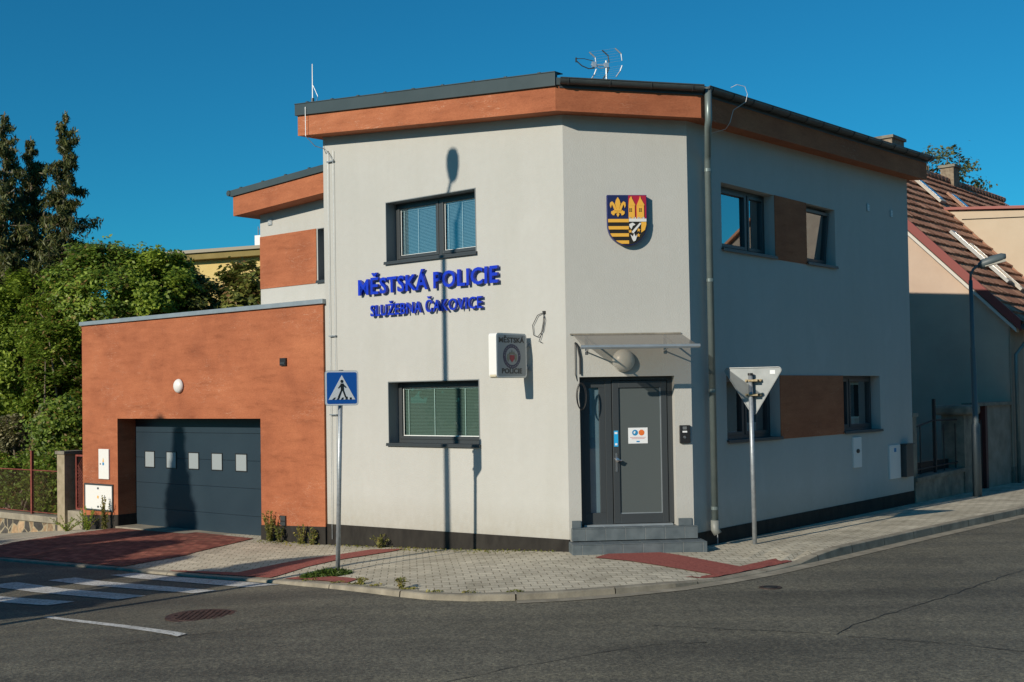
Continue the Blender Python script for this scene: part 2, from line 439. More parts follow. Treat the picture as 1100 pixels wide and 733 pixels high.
# match by arc parameter through chosen kerb stations
stations = [(-30.0, 32.6), (-12.5, 23.35), (-9.1, 21.27), (-5.41, 18.74), (-3.75, 17.3), (-1.04, 14.57), (1.21, 14.76), (2.63, 15.6), (6.98, 20.16), (16, 29.9), (32, 47.5)]
idx = [int(np.argmin((_ka[:, 0] - a) ** 2 + (_ka[:, 1] - b) ** 2)) for a, b in stations]
def inner_at(i):
    for j in range(len(idx) - 1):
        if idx[j] <= i <= idx[j + 1]:
            t = (i - idx[j]) / max(1, idx[j + 1] - idx[j])
            return lerp2(inner[j], inner[j + 1], t)
pav = [[lerp2(KR[i], inner_at(i), t) for t in np.linspace(0, 1, 22)] for i in range(len(KR))]
struct(sheet('pavement', pav, M['paver'], P))

# road: fan from the kerb outwards
def kn(i):
    a = KR[max(0, i - 1)]; b = KR[min(len(KR) - 1, i + 1)]
    d = Vector((b[0] - a[0], b[1] - a[1], 0)).normalized(); return Vector((d.y, -d.x, 0))
N = len(KR)
road = []
ang0, ang1 = math.atan2(-.62, -.78), math.atan2(-.68, .73)
for i in range(N):
    t = i / (N - 1); t = min(1, max(0, (t - .2) / .55)); t = t * t * (3 - 2 * t)
    a = ang0 * (1 - t) + ang1 * t
    dirv = (math.cos(a), math.sin(a))
    offs = [-.35, 0, .12, .35, .7, 1.1, 1.6, 2.2, 3, 4, 5, 6, 7, 8, 10, 12, 14, 17, 20, 26, 34, 50]
    road.append([(KR[i][0] + dirv[0] * o, KR[i][1] + dirv[1] * o) for o in offs])
struct(sheet('road', road, M['asphalt'], RD))

# kerb stones with joints
mb = MB()
acc = 0
for i in range(N - 1):
    a, b = KR[i], KR[i + 1]
    na, nb = kn(i), kn(i + 1)
    def q(p, n, off, z): return (p[0] + n.x * off, p[1] + n.y * off, z)
    za, zb = RD(a[0], a[1]), RD(b[0], b[1])
    ta, tb = za + a[2] + .006, zb + b[2] + .006
    p = [q(a, na, -.12, P(*[a[0] - na.x * .12, a[1] - na.y * .12]) + .004), q(a, na, -.005, ta), q(a, na, .015, ta - .012), q(a, na, .03, za - .05)]
    r_ = [q(b, nb, -.12, P(*[b[0] - nb.x * .12, b[1] - nb.y * .12]) + .004), q(b, nb, -.005, tb), q(b, nb, .015, tb - .012), q(b, nb, .03, zb - .05)]
    g0, g1 = 0, 1
    if i % 3 == 0: g0 = .018
    if i % 3 == 2: g1 = .985
    pa = [Vector(u).lerp(Vector(v), g0) for u, v in zip(p, r_)]; pb = [Vector(u).lerp(Vector(v), g1) for u, v in zip(p, r_)]
    for k in range(3): mb.quad(pa[k], pb[k], pb[k + 1], pa[k + 1])
struct(mb.build('kerb', M['concrete']))

def inpoly(x, y, pts):
    c = False
    for i in range(len(pts)):
        x1, y1 = pts[i]; x2, y2 = pts[i - 1]
        if (y1 > y) != (y2 > y) and x < (x2 - x1) * (y - y1) / (y2 - y1) + x1: c = not c
    return c
def overlay(name, pts, mat, zf, dz, cell=.12):
    """thin sheet that follows the surface under it"""
    import bmesh
    bm = bmesh.new()
    vs_ = [bm.verts.new((x, y, 0)) for x, y in pts]
    f = bm.faces.new(vs_)
    bmesh.ops.triangulate(bm, faces=bm.faces[:])
    xs_ = [p[0] for p in pts]; ys_ = [p[1] for p in pts]
    for lo, hi, ax in ((min(xs_), max(xs_), 0), (min(ys_), max(ys_), 1)):
        k = math.ceil(lo / cell) * cell
        while k < hi:
            co = (k, 0, 0) if ax == 0 else (0, k, 0); no = (1, 0, 0) if ax == 0 else (0, 1, 0)
            bmesh.ops.bisect_plane(bm, geom=bm.verts[:] + bm.edges[:] + bm.faces[:], plane_co=co, plane_no=no)
            k += cell
    for v in bm.verts: v.co.z = zf(v.co.x, v.co.y) + dz
    bmesh.ops.recalc_face_normals(bm, faces=bm.faces[:])
    me = bpy.data.meshes.new(name); bm.to_mesh(me); bm.free()
    me.materials.append(mat)
    o = bpy.data.objects.new(name, me); scene.collection.objects.link(o)
    o['kind'] = 'structure'
    return o
DRIVE = [(-10.6, 21.95), (-9.9, 22.9), (-8.37, 26.25), (-6.44, 24.28), (-4.95, 22.8), (-5.61, 20.51), (-6.40, 19.60), (-7.72, 20.48), (-9.05, 21.35)]
RED1 = [(-5.46, 18.95), (-4.18, 18.09), (-3.67, 18.73), (-2.9, 19.5), (-2.41, 20.11), (-1.84, 20.0), (-1.97, 19.68), (-2.65, 18.82), (-3.14, 18.14), (-3.50, 17.25), (-4.35, 17.95), (-5.34, 18.8)]
RED2 = [(-3.30, 17.05), (-2.89, 17.1), (-2.1, 16.21), (-2.22, 15.87), (-2.58, 16.25), (-3.02, 16.75)]
RED3 = [(1.14, 17.25), (1.55, 17.93), (1.97, 17.88), (3.09, 16.56), (3.76, 17.25), (3.92, 17.00), (2.66, 15.76), (2.40, 15.60), (2.20, 15.62), (2.61, 15.91), (2.05, 16.46)]
overlay('red_driveway', DRIVE, M['redpaver'], P, .012)
overlay('red_tactile_strip', RED1, M['redtact'], P, .012)
overlay('red_tactile_strip', RED2, M['redtact'], P, .012)
overlay('red_tactile_strip', RED3, M['redtact'], P, .012)
for q in ([(-6.35, 18.86), (-6.0, 19.04), (-3.27, 16.74), (-3.71, 16.61)], [(-7.17, 18.45), (-6.83, 18.68), (-4.06, 16.41), (-4.35, 16.24)], [(-7.94, 18.05), (-7.61, 18.35), (-4.97, 16.2), (-5.28, 15.97)], [(-8.7, 17.43), (-8.42, 17.73), (-5.83, 15.95), (-6.11, 15.7)], [(-9.5, 16.9), (-9.2, 17.2), (-6.65, 15.45), (-6.95, 15.2)], [(-10.3, 16.4), (-10.0, 16.7), (-7.45, 14.95), (-7.75, 14.7)]):
    overlay('crossing_stripe', q, M['paint'], RD, .008, .3)
overlay('road_line', [(-5.73, 14.6), (-5.67, 14.68), (-3.46, 12.64), (-3.52, 12.51)], M['paint'], RD, .008, .3)
# concrete gutter band along the corner kerb
gut_i = [i for i in range(N) if KR[i][0] > -.3]
mb = MB()
for a_, b_ in zip(gut_i[:-1], gut_i[1:]):
    pa, pb = KR[a_], KR[b_]; na, nb = kn(a_), kn(b_)
    w = .24
    def q2(p, n, off): x, y = p[0] + n.x * off, p[1] + n.y * off; return (x, y, RD(x, y) + .007)
    mb.quad(q2(pa, na, 0), q2(pb, nb, 0), q2(pb, nb, w), q2(pa, na, w))
struct(mb.build('gutter_strip', M['concrete']))
# cracks
def ribbon(pts, w, name='road_crack', seed=0):
    rr = random.Random(seed); pts = resample(pts, .18); mb = MB(); prev = None
    for i, p in enumerate(pts):
        a = pts[max(0, i - 1)]; b = pts[min(len(pts) - 1, i + 1)]
        d = Vector((b[0] - a[0], b[1] - a[1], 0)).normalized(); n = Vector((d.y, -d.x, 0))
        jit = rr.uniform(-.025, .025); ww = w * rr.uniform(.3, 1.1)
        l = (p[0] + n.x * (jit + ww), p[1] + n.y * (jit + ww)); r = (p[0] + n.x * (jit - ww), p[1] + n.y * (jit - ww))
        cur = [(l[0], l[1], RD(*l) + .004), (r[0], r[1], RD(*r) + .004)]
        if prev: mb.quad(prev[0], cur[0], cur[1], prev[1])
        prev = cur
    struct(mb.build(name, M['crack']))
ribbon([(8.61, 18.33), (6.84, 16.18), (5.13, 14.25), (4.15, 13.24), (3.52, 12.55), (3.21, 12.1), (3.05, 12.14), (2.53, 12.33), (1.43, 12.72)], .008, seed=1)
ribbon([(3.3, 11.98), (4.01, 11.66), (4.71, 11.19), (5.39, 10.82)], .009, seed=2)
ribbon([(-.6, 10.35), (.04, 10.91), (.75, 11.4), (1.32, 11.74), (1.87, 11.83)], .007, seed=3)
ribbon([(-4.72, 11.02), (-4.41, 11.54), (-4.07, 12.11), (-3.44, 12.57), (-2.57, 13.06), (-2.03, 13.5)], .006, seed=4)

# ------------------------------------------------------------------ police station
# roof plane: lowest over the corner C/R, rises to the left and slightly along the street
OV = .35
def roofz(x, y, base):
    p = Vector((x, y, 0)) - Rf.pt(0, OV, 0)
    return base - .088 * p.dot(L.d) * 1.0 + .024 * p.dot(Rf.d) - .003
B = thing('police_station', 'two-storey white rendered corner police building with terracotta fascia and dark windows', 'building', (C.pt(.95, -4, 0).x, C.pt(.95, -4, 0).y, -.2))

def facade(mb, F, s0, s1, zb, zt, openings, depth, mi=0, rev=True, out=0):
    """wall sheet with rectangular openings and reveals; zb, zt functions of s"""
    ss = sorted(set([s0, s1] + [v for o in openings for v in o[:2]] + list(np.linspace(s0, s1, 6))))
    zs = sorted(set([v for o in openings for v in o[2:4]]))
    for a, b in zip(ss[:-1], ss[1:]):
        levels = [None] + zs + [None]
        for k in range(len(levels) - 1):
            lo, hi = levels[k], levels[k + 1]
            mid_s = (a + b) / 2; lo_v = zb(mid_s) if lo is None else lo; hi_v = zt(mid_s) if hi is None else hi
            mz = (lo_v + hi_v) / 2
            if any(o[0] < mid_s < o[1] and o[2] < mz < o[3] for o in openings): continue
            la, lb = (zb(a), zb(b)) if lo is None else (lo, lo); ha, hb = (zt(a), zt(b)) if hi is None else (hi, hi)
            mb.quad(F.pt(a, out, la), F.pt(b, out, lb), F.pt(b, out, hb), F.pt(a, out, ha), mi=mi)
    if rev:
        for o in openings:
            a, b, c, d = o[:4]
            mb.quad(F.pt(a, out, c), F.pt(a, out, d), F.pt(a, out - depth, d), F.pt(a, out - depth, c), mi=mi)
            mb.quad(F.pt(b, out, c), F.pt(b, out - depth, c), F.pt(b, out - depth, d), F.pt(b, out, d), mi=mi)
            mb.quad(F.pt(a, out, d), F.pt(b, out, d), F.pt(b, out - depth, d), F.pt(a, out - depth, d), mi=mi)
            mb.quad(F.pt(a, out, c), F.pt(a, out - depth, c), F.pt(b, out - depth, c), F.pt(b, out, c), mi=mi)

def zt_of(F, base): return lambda s: roofz(F.pt(s, 0, 0).x, F.pt(s, 0, 0).y, base)
WT = 6.36
REC = .25
W_L = [(-3.84, -1.77, 4.50, 5.54), (-3.84, -1.755, 1.41, 2.47)]
W_C = [(.19, 1.64, .2, 2.46)]
W_R = [(1.0, 2.77, 4.47, 5.53), (3.95, 5.13, 4.47, 5.53), (1.05, 2.83, 1.42, 2.47), (5.31, 7.0, 1.42, 2.47)]
LL, RL = 5.43, 8.6
mb = MB()
zlow = lambda s: -.8
facade(mb, L, -LL, 0, zlow, zt_of(L, WT), W_L, REC)
facade(mb, C, 0, 1.9, zlow, zt_of(C, WT), W_C, REC)
facade(mb, Rf, 0, RL, zlow, zt_of(Rf, WT), W_R, REC)
k0 = L.pt(-LL, 0, 0); k1 = Rf.pt(RL, 0, 0); kb = k0 + Rf.d * (RL + 1.34)
def wallq(a, b):
    mb.quad((a.x, a.y, -.9), (b.x, b.y, -.9), (b.x, b.y, roofz(b.x, b.y, WT)), (a.x, a.y, roofz(a.x, a.y, WT)))
wallq(k0, kb); wallq(kb, k1)
part(mb, 'wall', M['white'], B)

# dark plinth, slightly proud
def plinth(F, s0, s1, zt0, zt1, par, zb=-.9):
    mb = MB(); mb.box(F, s0, s1, -.1, .012, zb, zt0, z1b=zt1); return part(mb, 'plinth', M['plinth'], par)
plinth(L, -LL + .0, 0.01, -.04, .03, B)
plinth(Rf, 0.0, RL, .07, .11, B)

# fascia slab + roof sheet
def ring(off, extra_left=.27, extra_far=.2):
    # outline of the roof with overhang off, extra at gable ends
    def inter(F1, F2):
        a, d, b, e = F1.pt(0, off, 0), F1.d, F2.pt(0, off, 0), F2.d
        det = d.x * (-e.y) + e.x * d.y
        t = ((b.x - a.x) * (-e.y) + e.x * (b.y - a.y)) / det
        return a + d * t
    A = inter(L, C); Bq = inter(C, Rf)
    LE = L.pt(-LL - extra_left, off, 0); RE = Rf.pt(RL + extra_far, off, 0)
    back = LE + Rf.d * (RL + 1.34 + off + extra_far)
    return [LE, A, Bq, RE, back]
rg = ring(OV)
rgx = [(p.x, p.y) for p in rg]
mb = MB(); mb.prism(rgx, lambda x, y: roofz(x, y, 6.31), lambda x, y: roofz(x, y, 6.69))
part(mb, 'fascia', M['terra'], B)
rg2 = ring(OV + .03, .30, .25)
mb = MB(); mb.prism([(p.x, p.y) for p in rg2], lambda x, y: roofz(x, y, 6.693), lambda x, y: roofz(x, y, 6.80))
rf = part(mb, 'roof', M['anth_soft'], B)
# raised verge flashing along the left facade only
A_, LE_ = rg[1], rg[0]
FL = Frame(LE_, -40); ln = (A_ - LE_).length
mb = MB(); z0 = roofz(LE_.x, LE_.y, 6.67); z1 = roofz(A_.x, A_.y, 6.67)
mb.box(FL, -.03, ln + .03, -.02, .045, z0, z0 + .2, z0b=z1, z1b=z1 + .2)
mb.box(FL, -.035, ln + .035, -.15, .055, z0 + .2, z0 + .215, z0b=z1 + .2, z1b=z1 + .215)
for k in range(9):
    s_ = .25 + k * .66; zz = z0 + (z1 - z0) * s_ / ln + .215
    mb.box(FL, s_, s_ + .05, -.06, .03, zz, zz + .018)
part(mb, 'verge_flashing', M['anth_soft'], B, bevel=.004)
# gutters along corner and street side
def gutter(p0, p1, z0, z1, name='gutter', r=.075):
    F = Frame(p0, math.degrees(math.atan2(p1.y - p0.y, p1.x - p0.x))); ln = (p1 - p0).length
    mb = MB(); n = 10; prev = None
    for s_, zz in ((0, z0), (ln, z1)):
        cur = []
        for k in range(n + 1):
            a = math.pi * k / n
            cur.append(F.pt(s_, .085 - r * math.cos(a), zz - r * math.sin(a)))
        for k in range(n, -1, -1):
            a = math.pi * k / n
            cur.append(F.pt(s_, .085 - (r - .006) * math.cos(a), zz - (r - .006) * math.sin(a)))
        if prev:
            m_ = len(cur)
            for k in range(m_): mb.quad(prev[k], cur[k], cur[(k + 1) % m_], prev[(k + 1) % m_])
        else:
            mb.quad(*[F.pt(s_, .085 - r * math.cos(math.pi * k / n), zz - r * math.sin(math.pi * k / n)) for k in range(n + 1)])
        prev = cur
    mb.quad(*[F.pt(ln, .085 - r * math.cos(math.pi * k / n), z1 - r * math.sin(math.pi * k / n)) for k in range(n + 1)])
    mb.tube([F.pt(0, .162, z0 + .004), F.pt(ln, .162, z1 + .004)], .010, 6)
    g = part(mb, name, M['gutter'], B)
    # brackets
    s_ = .12
    while s_ < ln - .02:
        mb = MB()
        zz = z0 + (z1 - z0) * s_ / ln
        pts = [F.pt(s_, .085 - (r + .006) * math.cos(math.pi * k / 8), zz - (r + .006) * math.sin(math.pi * k / 8)) for k in range(9)]
        mb.tube(pts, .006, 5); s_ += .62
        part(mb, 'gutter_bracket', M['anth'], g)
    mb = MB(); mb.box(F, 0, ln, .002, .014, z0 - .11, z0 + .02, z0b=z1 - .11, z1b=z1 + .02)
    part(mb, 'eaves_flashing', M['anth'], g)
gA = rg[1] + C.d * .06
gutter(gA, rg[2] + C.d * .02, roofz(rg[1].x, rg[1].y, 6.76), roofz(rg[2].x, rg[2].y, 6.76))
gutter(rg[2] + Rf.d * .0, rg[3] + Rf.d * .05, roofz(rg[2].x, rg[2].y, 6.76), roofz(rg[3].x, rg[3].y, 6.76))
# downpipe at the corner
mb = MB()
dps = .43
mb.tube([Rf.pt(-.10, OV + .10, 6.74), Rf.pt(-.10, OV + .10, 6.26), Rf.pt(-.07, OV + .07, 6.18), Rf.pt(dps - .06, .15, 5.86), Rf.pt(dps, .11, 5.76), Rf.pt(dps, .11, .22)], .052, 14)
dp = part(mb, 'downpipe', M['pipe'], B, smooth=True)
mb = MB()
for zz in (5.60, 3.9, 2.2, .4):
    mb = MB(); mb.lathe(Rf.pt(dps, .11, zz), (0, 0, 1), [(0, .058), (.05, .058)], 14); mb.box(Rf, dps + .04, dps + .16, .06, .085, zz + .012, zz + .035)
    part(mb, 'pipe_collar', M['pipe'], dp)
mb = MB(); mb.tube([Rf.pt(dps, .11, .24), Rf.pt(dps, .11, .1), Rf.pt(dps + .01, .15, .03)], .066, 14)
part(mb, 'pipe_shoe', plain('grey_plastic_shoe', (.2, .21, .19), .5), dp, smooth=True)
mb = MB(); mb.tube([Rf.pt(dps + .16, .05, 6.1), Rf.pt(dps + .17, .05, 2), Rf.pt(dps + .17, .05, -.15)], .008, 6)
part(mb, 'earthing_wire', M['galv'], B)
# white hooked cable on the street eave
mb = MB(); F_ = Rf
mb.tube([Rf.pt(.66, OV + .06, 6.90), Rf.pt(.74, OV + .12, 6.95), Rf.pt(.86, OV + .19, 6.93), Rf.pt(.92, OV + .2, 6.82), Rf.pt(.90, OV + .18, 6.70), Rf.pt(.72, OV + .06, 6.56), Rf.pt(.66, OV + .03, 6.36), Rf.pt(.66, OV - .05, 6.27), Rf.pt(.45, .03, 6.18)], .005, 6)
part(mb, 'eaves_cable', plain('white_cable', (.6, .6, .6), .5), B)
# lightning conductor on the left facade
mb = MB()
for s_, r_ in ((-5.27, .005), (-5.13, .0045)):
    mb.tube([L.pt(s_, .035, 6.62), L.pt(s_, .035, 4), L.pt(s_ + .005, .035, 1.9), L.pt(s_, .035, -.3)], r_, 6)
mb.tube([L.pt(-5.42, OV + .06, 7.38), L.pt(-5.42, OV + .06, 6.86), L.pt(-5.36, OV - .1, 6.7), L.pt(-5.30, .06, 6.66), L.pt(-5.13, .05, 6.45)], .007, 6)
for zz in (6.42, 3.3, 1.9): mb.box(L, -5.29, -5.11, .01, .05, zz, zz + .02)
part(mb, 'lightning_conductor', M['galv'], B)

# --- windows
def window(par, F, s0, s1, z0, z1, depth, splits=(), blind=None, glass='glass', lining=False, open_leaf=None, label=None, curtain=None):
    """frame > sash, pane, blind, sill"""
    d0 = -depth
    fw_ = .055
    mb = MB()
    for a, b, c, d in ((s0 + .002, s0 + fw_, z0 + .002, z1 - .002), (s1 - fw_, s1 - .002, z0 + .002, z1 - .002), (s0 + fw_, s1 - fw_, z0 + .002, z0 + fw_ + .02), (s0 + fw_, s1 - fw_, z1 - fw_, z1 - .002)):
        mb.box(F, a, b, d0 - .07, d0 + .02, c, d)
    cuts = [s0 + fw_] + list(splits) + [s1 - fw_]
    for c_ in splits: mb.box(F, c_ - .03, c_ + .03, d0 - .07, d0 + .02, z0 + fw_ + .02, z1 - fw_)
    w = part(mb, 'window', M['anth'], par, label)
    for i in range(len(cuts) - 1):
        a = cuts[i] + (.03 if i else 0); b = cuts[i + 1] - (.03 if i < len(cuts) - 2 else 0)
        za, zb_ = z0 + fw_ + .02, z1 - fw_
        sw = .055
        tilt = open_leaf == i
        def tl(o):
            if tilt:
                # leaf tilted inwards at the top, hinged at the bottom
                import mathutils
                ax = F.d; piv = F.pt(0, d0, za) - root_loc(w)
                rot = Matrix.Translation(piv) @ Matrix.Rotation(R(5.5), 4, ax) @ Matrix.Translation(-piv)
                o.data.transform(rot)
            return o
        mb = MB()
        for p_ in ((a + .001, a + sw, za + .001, zb_ - .001), (b - sw, b - .001, za + .001, zb_ - .001), (a + sw, b - sw, za + .001, za + sw), (a + sw, b - sw, zb_ - sw, zb_ - .001)):
            mb.box(F, p_[0], p_[1], d0 - .055, d0 + .034, p_[2], p_[3])
        tl(part(mb, 'sash', M['anth'], w, bevel=.004))
        mb = MB(); mb.quad(F.pt(a + sw, d0 - .014, za + sw), F.pt(b - sw, d0 - .014, za + sw), F.pt(b - sw, d0 - .014, zb_ - sw), F.pt(a + sw, d0 - .014, zb_ - sw)); tl(part(mb, 'pane', M[glass], w))
        if blind:
            mb = MB(); zz = za + sw + .01
            while zz < zb_ - sw - .01:
                o_ = d0 - .05
                v = [F.pt(a + sw + .004, o_ + .008, zz), F.pt(b - sw - .004, o_ + .008, zz), F.pt(b - sw - .004, o_ - .008, zz + .023), F.pt(a + sw + .004, o_ - .008, zz + .023)]
                mb.quad(*v); zz += .024
            bl = part(mb, 'blind', M[blind], w)
            mb = MB(); wd = b - a
            cs_ = [a + sw + .06, a + sw + .40 * wd] if wd < 1.2 else [a + sw + .1, a + sw + .36 * wd, a + .74 * wd]
            for c_ in cs_: mb.box(F, c_, c_ + .012, d0 - .034, d0 - .031, za + sw, zb_ - sw)
            mb.box(F, a + sw, b - sw, d0 - .065, d0 - .03, zb_ - sw - .03, zb_ - sw - .002)
            mb.box(F, a + sw, b - sw, d0 - .06, d0 - .04, za + sw + .0, za + sw + .012)
            mb.box(F, a + sw, a + sw + .012, d0 - .012, d0 - .008, za + sw, zb_ - sw); mb.box(F, b - sw - .012, b - sw, d0 - .012, d0 - .008, za + sw, zb_ - sw)
            mb.box(F, a + sw, b - sw, d0 - .011, d0 - .007, za + sw, za + sw + .012); mb.box(F, a + sw, b - sw, d0 - .011, d0 - .007, zb_ - sw - .012, zb_ - sw)
            part(mb, 'blind_cord', M['cord'], w)
    # interior behind the glass
    mb = MB()
    mb.quad(F.pt(s0, d0 - 1.4, z0 - .3), F.pt(s1, d0 - 1.4, z0 - .3), F.pt(s1, d0 - 1.4, z1 + .3), F.pt(s0, d0 - 1.4, z1 + .3))
    for s_ in (s0 - .01, s1 + .01): mb.quad(F.pt(s_, d0 - 1.4, z0 - .3), F.pt(s_, d0 - .07, z0 - .3), F.pt(s_, d0 - .07, z1 + .3), F.pt(s_, d0 - 1.4, z1 + .3))
    for z_ in (z0 - .3, z1 + .3): mb.quad(F.pt(s0, d0 - 1.4, z_), F.pt(s1, d0 - 1.4, z_), F.pt(s1, d0 - .07, z_), F.pt(s0, d0 - .07, z_))
    part(mb, 'room', M['darkroom'], w)
    if curtain:
        for a, b in curtain:
            mb = MB(); n = 14
            for k in range(n):
                x0, x1 = a + (b - a) * k / n, a + (b - a) * (k + 1) / n
                o0 = d0 - .16 + .02 * math.sin(k * 2.1); o1 = d0 - .16 + .02 * math.sin((k + 1) * 2.1)
                mb.quad(F.pt(x0, o0, z0 + .04), F.pt(x1, o1, z0 + .04), F.pt(x1, o1, z1 - .03), F.pt(x0, o0, z1 - .03))
            part(mb, 'curtain', M['curtain'], w)
    # sill
    mb = MB(); mb.box(F, s0 - .02, s1 + .02, -depth + .02, .045, z0 - .008, z0 + .016); mb.box(F, s0 - .02, s1 + .02, .035, .05, z0 - .035, z0 - .008)
    part(mb, 'sill', M['anth'], w, bevel=.003)
    if lining:
        mb = MB()
        mb.box(F, s0 + .002, s0 + .014, -depth + .02, .006, z0 + .016, z1 - .002)
        mb.box(F, s1 - .014, s1 - .002, -depth + .02, .006, z0 + .016, z1 - .002)
        mb.box(F, s0 + .014, s1 - .014, -depth + .02, .006, z1 - .014, z1 - .002)
        part(mb, 'lining', plain('grey_reveal_sheet', (.20, .22, .225), .5), w)
    return w
window(B, L, *W_L[0], REC, splits=(-2.78,), blind='blindup', glass='glassup', lining=True)
window(B, L, *W_L[1], REC, blind='blind', glass='glass', lining=True)
window(B, Rf, *W_R[0], REC - .04, splits=(2.14,), glass='glassdark')
window(B, Rf, *W_R[1], REC - .04, glass='glassdark', open_leaf=0, label='upper street window with its leaf tilted open')
window(B, Rf, *W_R[2], REC - .04, splits=(1.92,), glass='glassdark', curtain=[(2.2, 2.7)])
window(B, Rf, *W_R[3], REC - .04, splits=(5.95,), glass='glassdark', curtain=[(5.4, 5.8), (6.2, 6.6)])
for s0, s1, z0, z1 in ((2.772, 3.948, 4.44, 5.53), (2.832, 5.308, 1.39, 2.47)):
    one_box(Rf, (s0, s1, -.02, .012, z0, z1), 'wall_panel', M['terra'], B)

# --- entrance door
door_f = C.moved(0, -.2)
mb = MB()
for p_ in ((.192, .27, .23, 2.40), (1.56, 1.638, .23, 2.40), (.192, 1.638, 2.40, 2.458), (.60, .70, .23, 2.40)):
    mb.box(door_f, p_[0], p_[1], -.07, .03, p_[2], p_[3])
mb.box(door_f, .27, .60, -.05, .02, .23, .40); mb.box(door_f, .27, .60, -.05, .02, 2.30, 2.40)
mb.box(door_f, .27, .36, -.05, .02, .40, 2.30); mb.box(door_f, .51, .60, -.05, .02, .40, 2.30)
D = part(mb, 'door', M['anth'], B, 'dark grey aluminium entrance door with frosted panel', bevel=.004)
mb = MB(); mb.quad(door_f.pt(.36, -.01, .40), door_f.pt(.51, -.01, .40), door_f.pt(.51, -.01, 2.30), door_f.pt(.36, -.01, 2.30)); part(mb, 'side_pane', M['glassup'], D)
one_box(door_f, (.355, .515, -.048, -.040, .395, 2.305), 'side_reflection', plain('pale_painted_reflection', (.30, .36, .40), .6), D)  # pale blue sheet behind the side pane, its reflection put in as colour
mb = MB()
for p_ in ((.71, .81, .235, 2.395), (1.46, 1.55, .235, 2.395), (.81, 1.46, .235, .38), (.81, 1.46, 2.29, 2.395)):
    mb.box(door_f, p_[0], p_[1], -.05, .045, p_[2], p_[3])
part(mb, 'leaf_frame', M['anth'], D, bevel=.005)
one_box(door_f, (.81, 1.46, -.02, .02, .38, 2.29), 'frosted_panel', M['frost'], D)
mb = MB()
for p_ in ((1.447, 1.46, .38, 2.29), (.81, 1.447, .38, .393)): mb.box(door_f, p_[0], p_[1], .02, .026, p_[2], p_[3])
part(mb, 'glazing_bead', M['zinc'], D)
mb = MB(); mb.box(door_f, .745, .775, .045, .055, 1.02, 1.30); mb.lathe(door_f.pt(.76, .055, 1.2), door_f.o, [(0, .012), (.04, .012), (.04, .03), (.06, .036), (.08, .03), (.085, .01)], 16)
mb.tube([door_f.pt(.76, .09, 1.2), door_f.pt(.83, .10, 1.19)], .012, 8)
part(mb, 'handle', M['chrome'], D)
one_box(door_f, (.24, 1.6, -.05, .12, .2, .228), 'threshold', M['zinc'], D)
# stickers on the door
st = thing('door_poster', 'white notice with a blue and an orange round pictogram on the door glass', 'poster', door_f.pt(1.1, .03, 1.55))
one_box(door_f, (.95, 1.25, .0265, .029, 1.44, 1.68), 'sheet', M['signwhite'], st)
def disc(F, cs, cz, r, o0, o1, n=20): mb = MB(); mb.plate(F, [(cs + r * math.cos(2 * math.pi * k / n), cz + r * math.sin(2 * math.pi * k / n)) for k in range(n)], o0, o1); return mb
part(disc(door_f, 1.055, 1.605, .045, .029, .031), 'blue_pictogram', M['printblue'], st)
part(disc(door_f, 1.155, 1.605, .045, .029, .031), 'orange_pictogram', M['orange'], st)
mb = MB(); mb.plate(door_f, [(1.03, 1.60), (1.05, 1.585), (1.065, 1.62), (1.04, 1.63)], .031, .032); part(mb, 'pictogram_mark', M['signwhite'], st)
for k, (a, b) in enumerate(((.98, 1.22), (1.0, 1.2))): one_box(door_f, (a, b, .029, .0305, 1.53 - k * .02, 1.536 - k * .02), 'print', M['redprint'], st)
one_box(door_f, (1.075, 1.125, .029, .0305, 1.46, 1.48), 'print_block', M['printblue'], st)
sb = thing('door_sticker', 'narrow bright blue sticker on the door frame above the handle', 'sticker', door_f.pt(.76, .05, 1.5))
one_box(door_f, (.728, .79, .0455, .048, 1.40, 1.64), 'sheet', M['sticker'], sb)
one_box(door_f, (.738, .78, .048, .049, 1.59, 1.62), 'print', M['signwhite'], sb)
one_box(door_f, (.742, .776, .048, .049, 1.42, 1.45), 'print', M['signwhite'], sb)

# --- entrance steps and tiled door jamb base
S = thing('entrance_steps', 'two grey tiled steps in front of the entrance door', 'steps', C.pt(1, .2, -.2))
def tiled_block(F, s0, s1, o0, o1, z0, z1, tw, off, name, par):
    mb = MB(); mb.box(F, s0 + .004, s1 - .004, o0, o1 - .004, z0, z1 - .003); core = part(mb, name, M['grout'], par)
    mb = MB()
    c = s0 - tw + off
    while c < s1:
        a, b = max(s0, c + .004), min(s1, c + tw - .004)
        if b - a > .02: mb.box(F, a, b, o1 - .012, o1 + .002, z0, z1 - .014); mb.box(F, a, b, o0, o1 + .006, z1 - .010, z1 + .002)
        c += tw
    for s_ in (s0, s1):
        mb.box(F, s_ - .003, s_ + .003, o0, o1 - .014, z0, z1 - .014)
    part(mb, 'tile', M['tile'], core, bevel=.002)
tiled_block(C, .03, 1.93, -.24, .10, 0.015, .2, .3, .2, 'upper_step', S)
tiled_block(C, -.01, 1.99, -.1, .42, -.4, .0, .3, .14, 'lower_step', S)
for a, b, z_ in ((.04, .17, .31), (1.66, 1.86, .31)):
    one_box(C, (a, b, -.02, .022, .205, z_), 'jamb_tile', M['tile'], S)

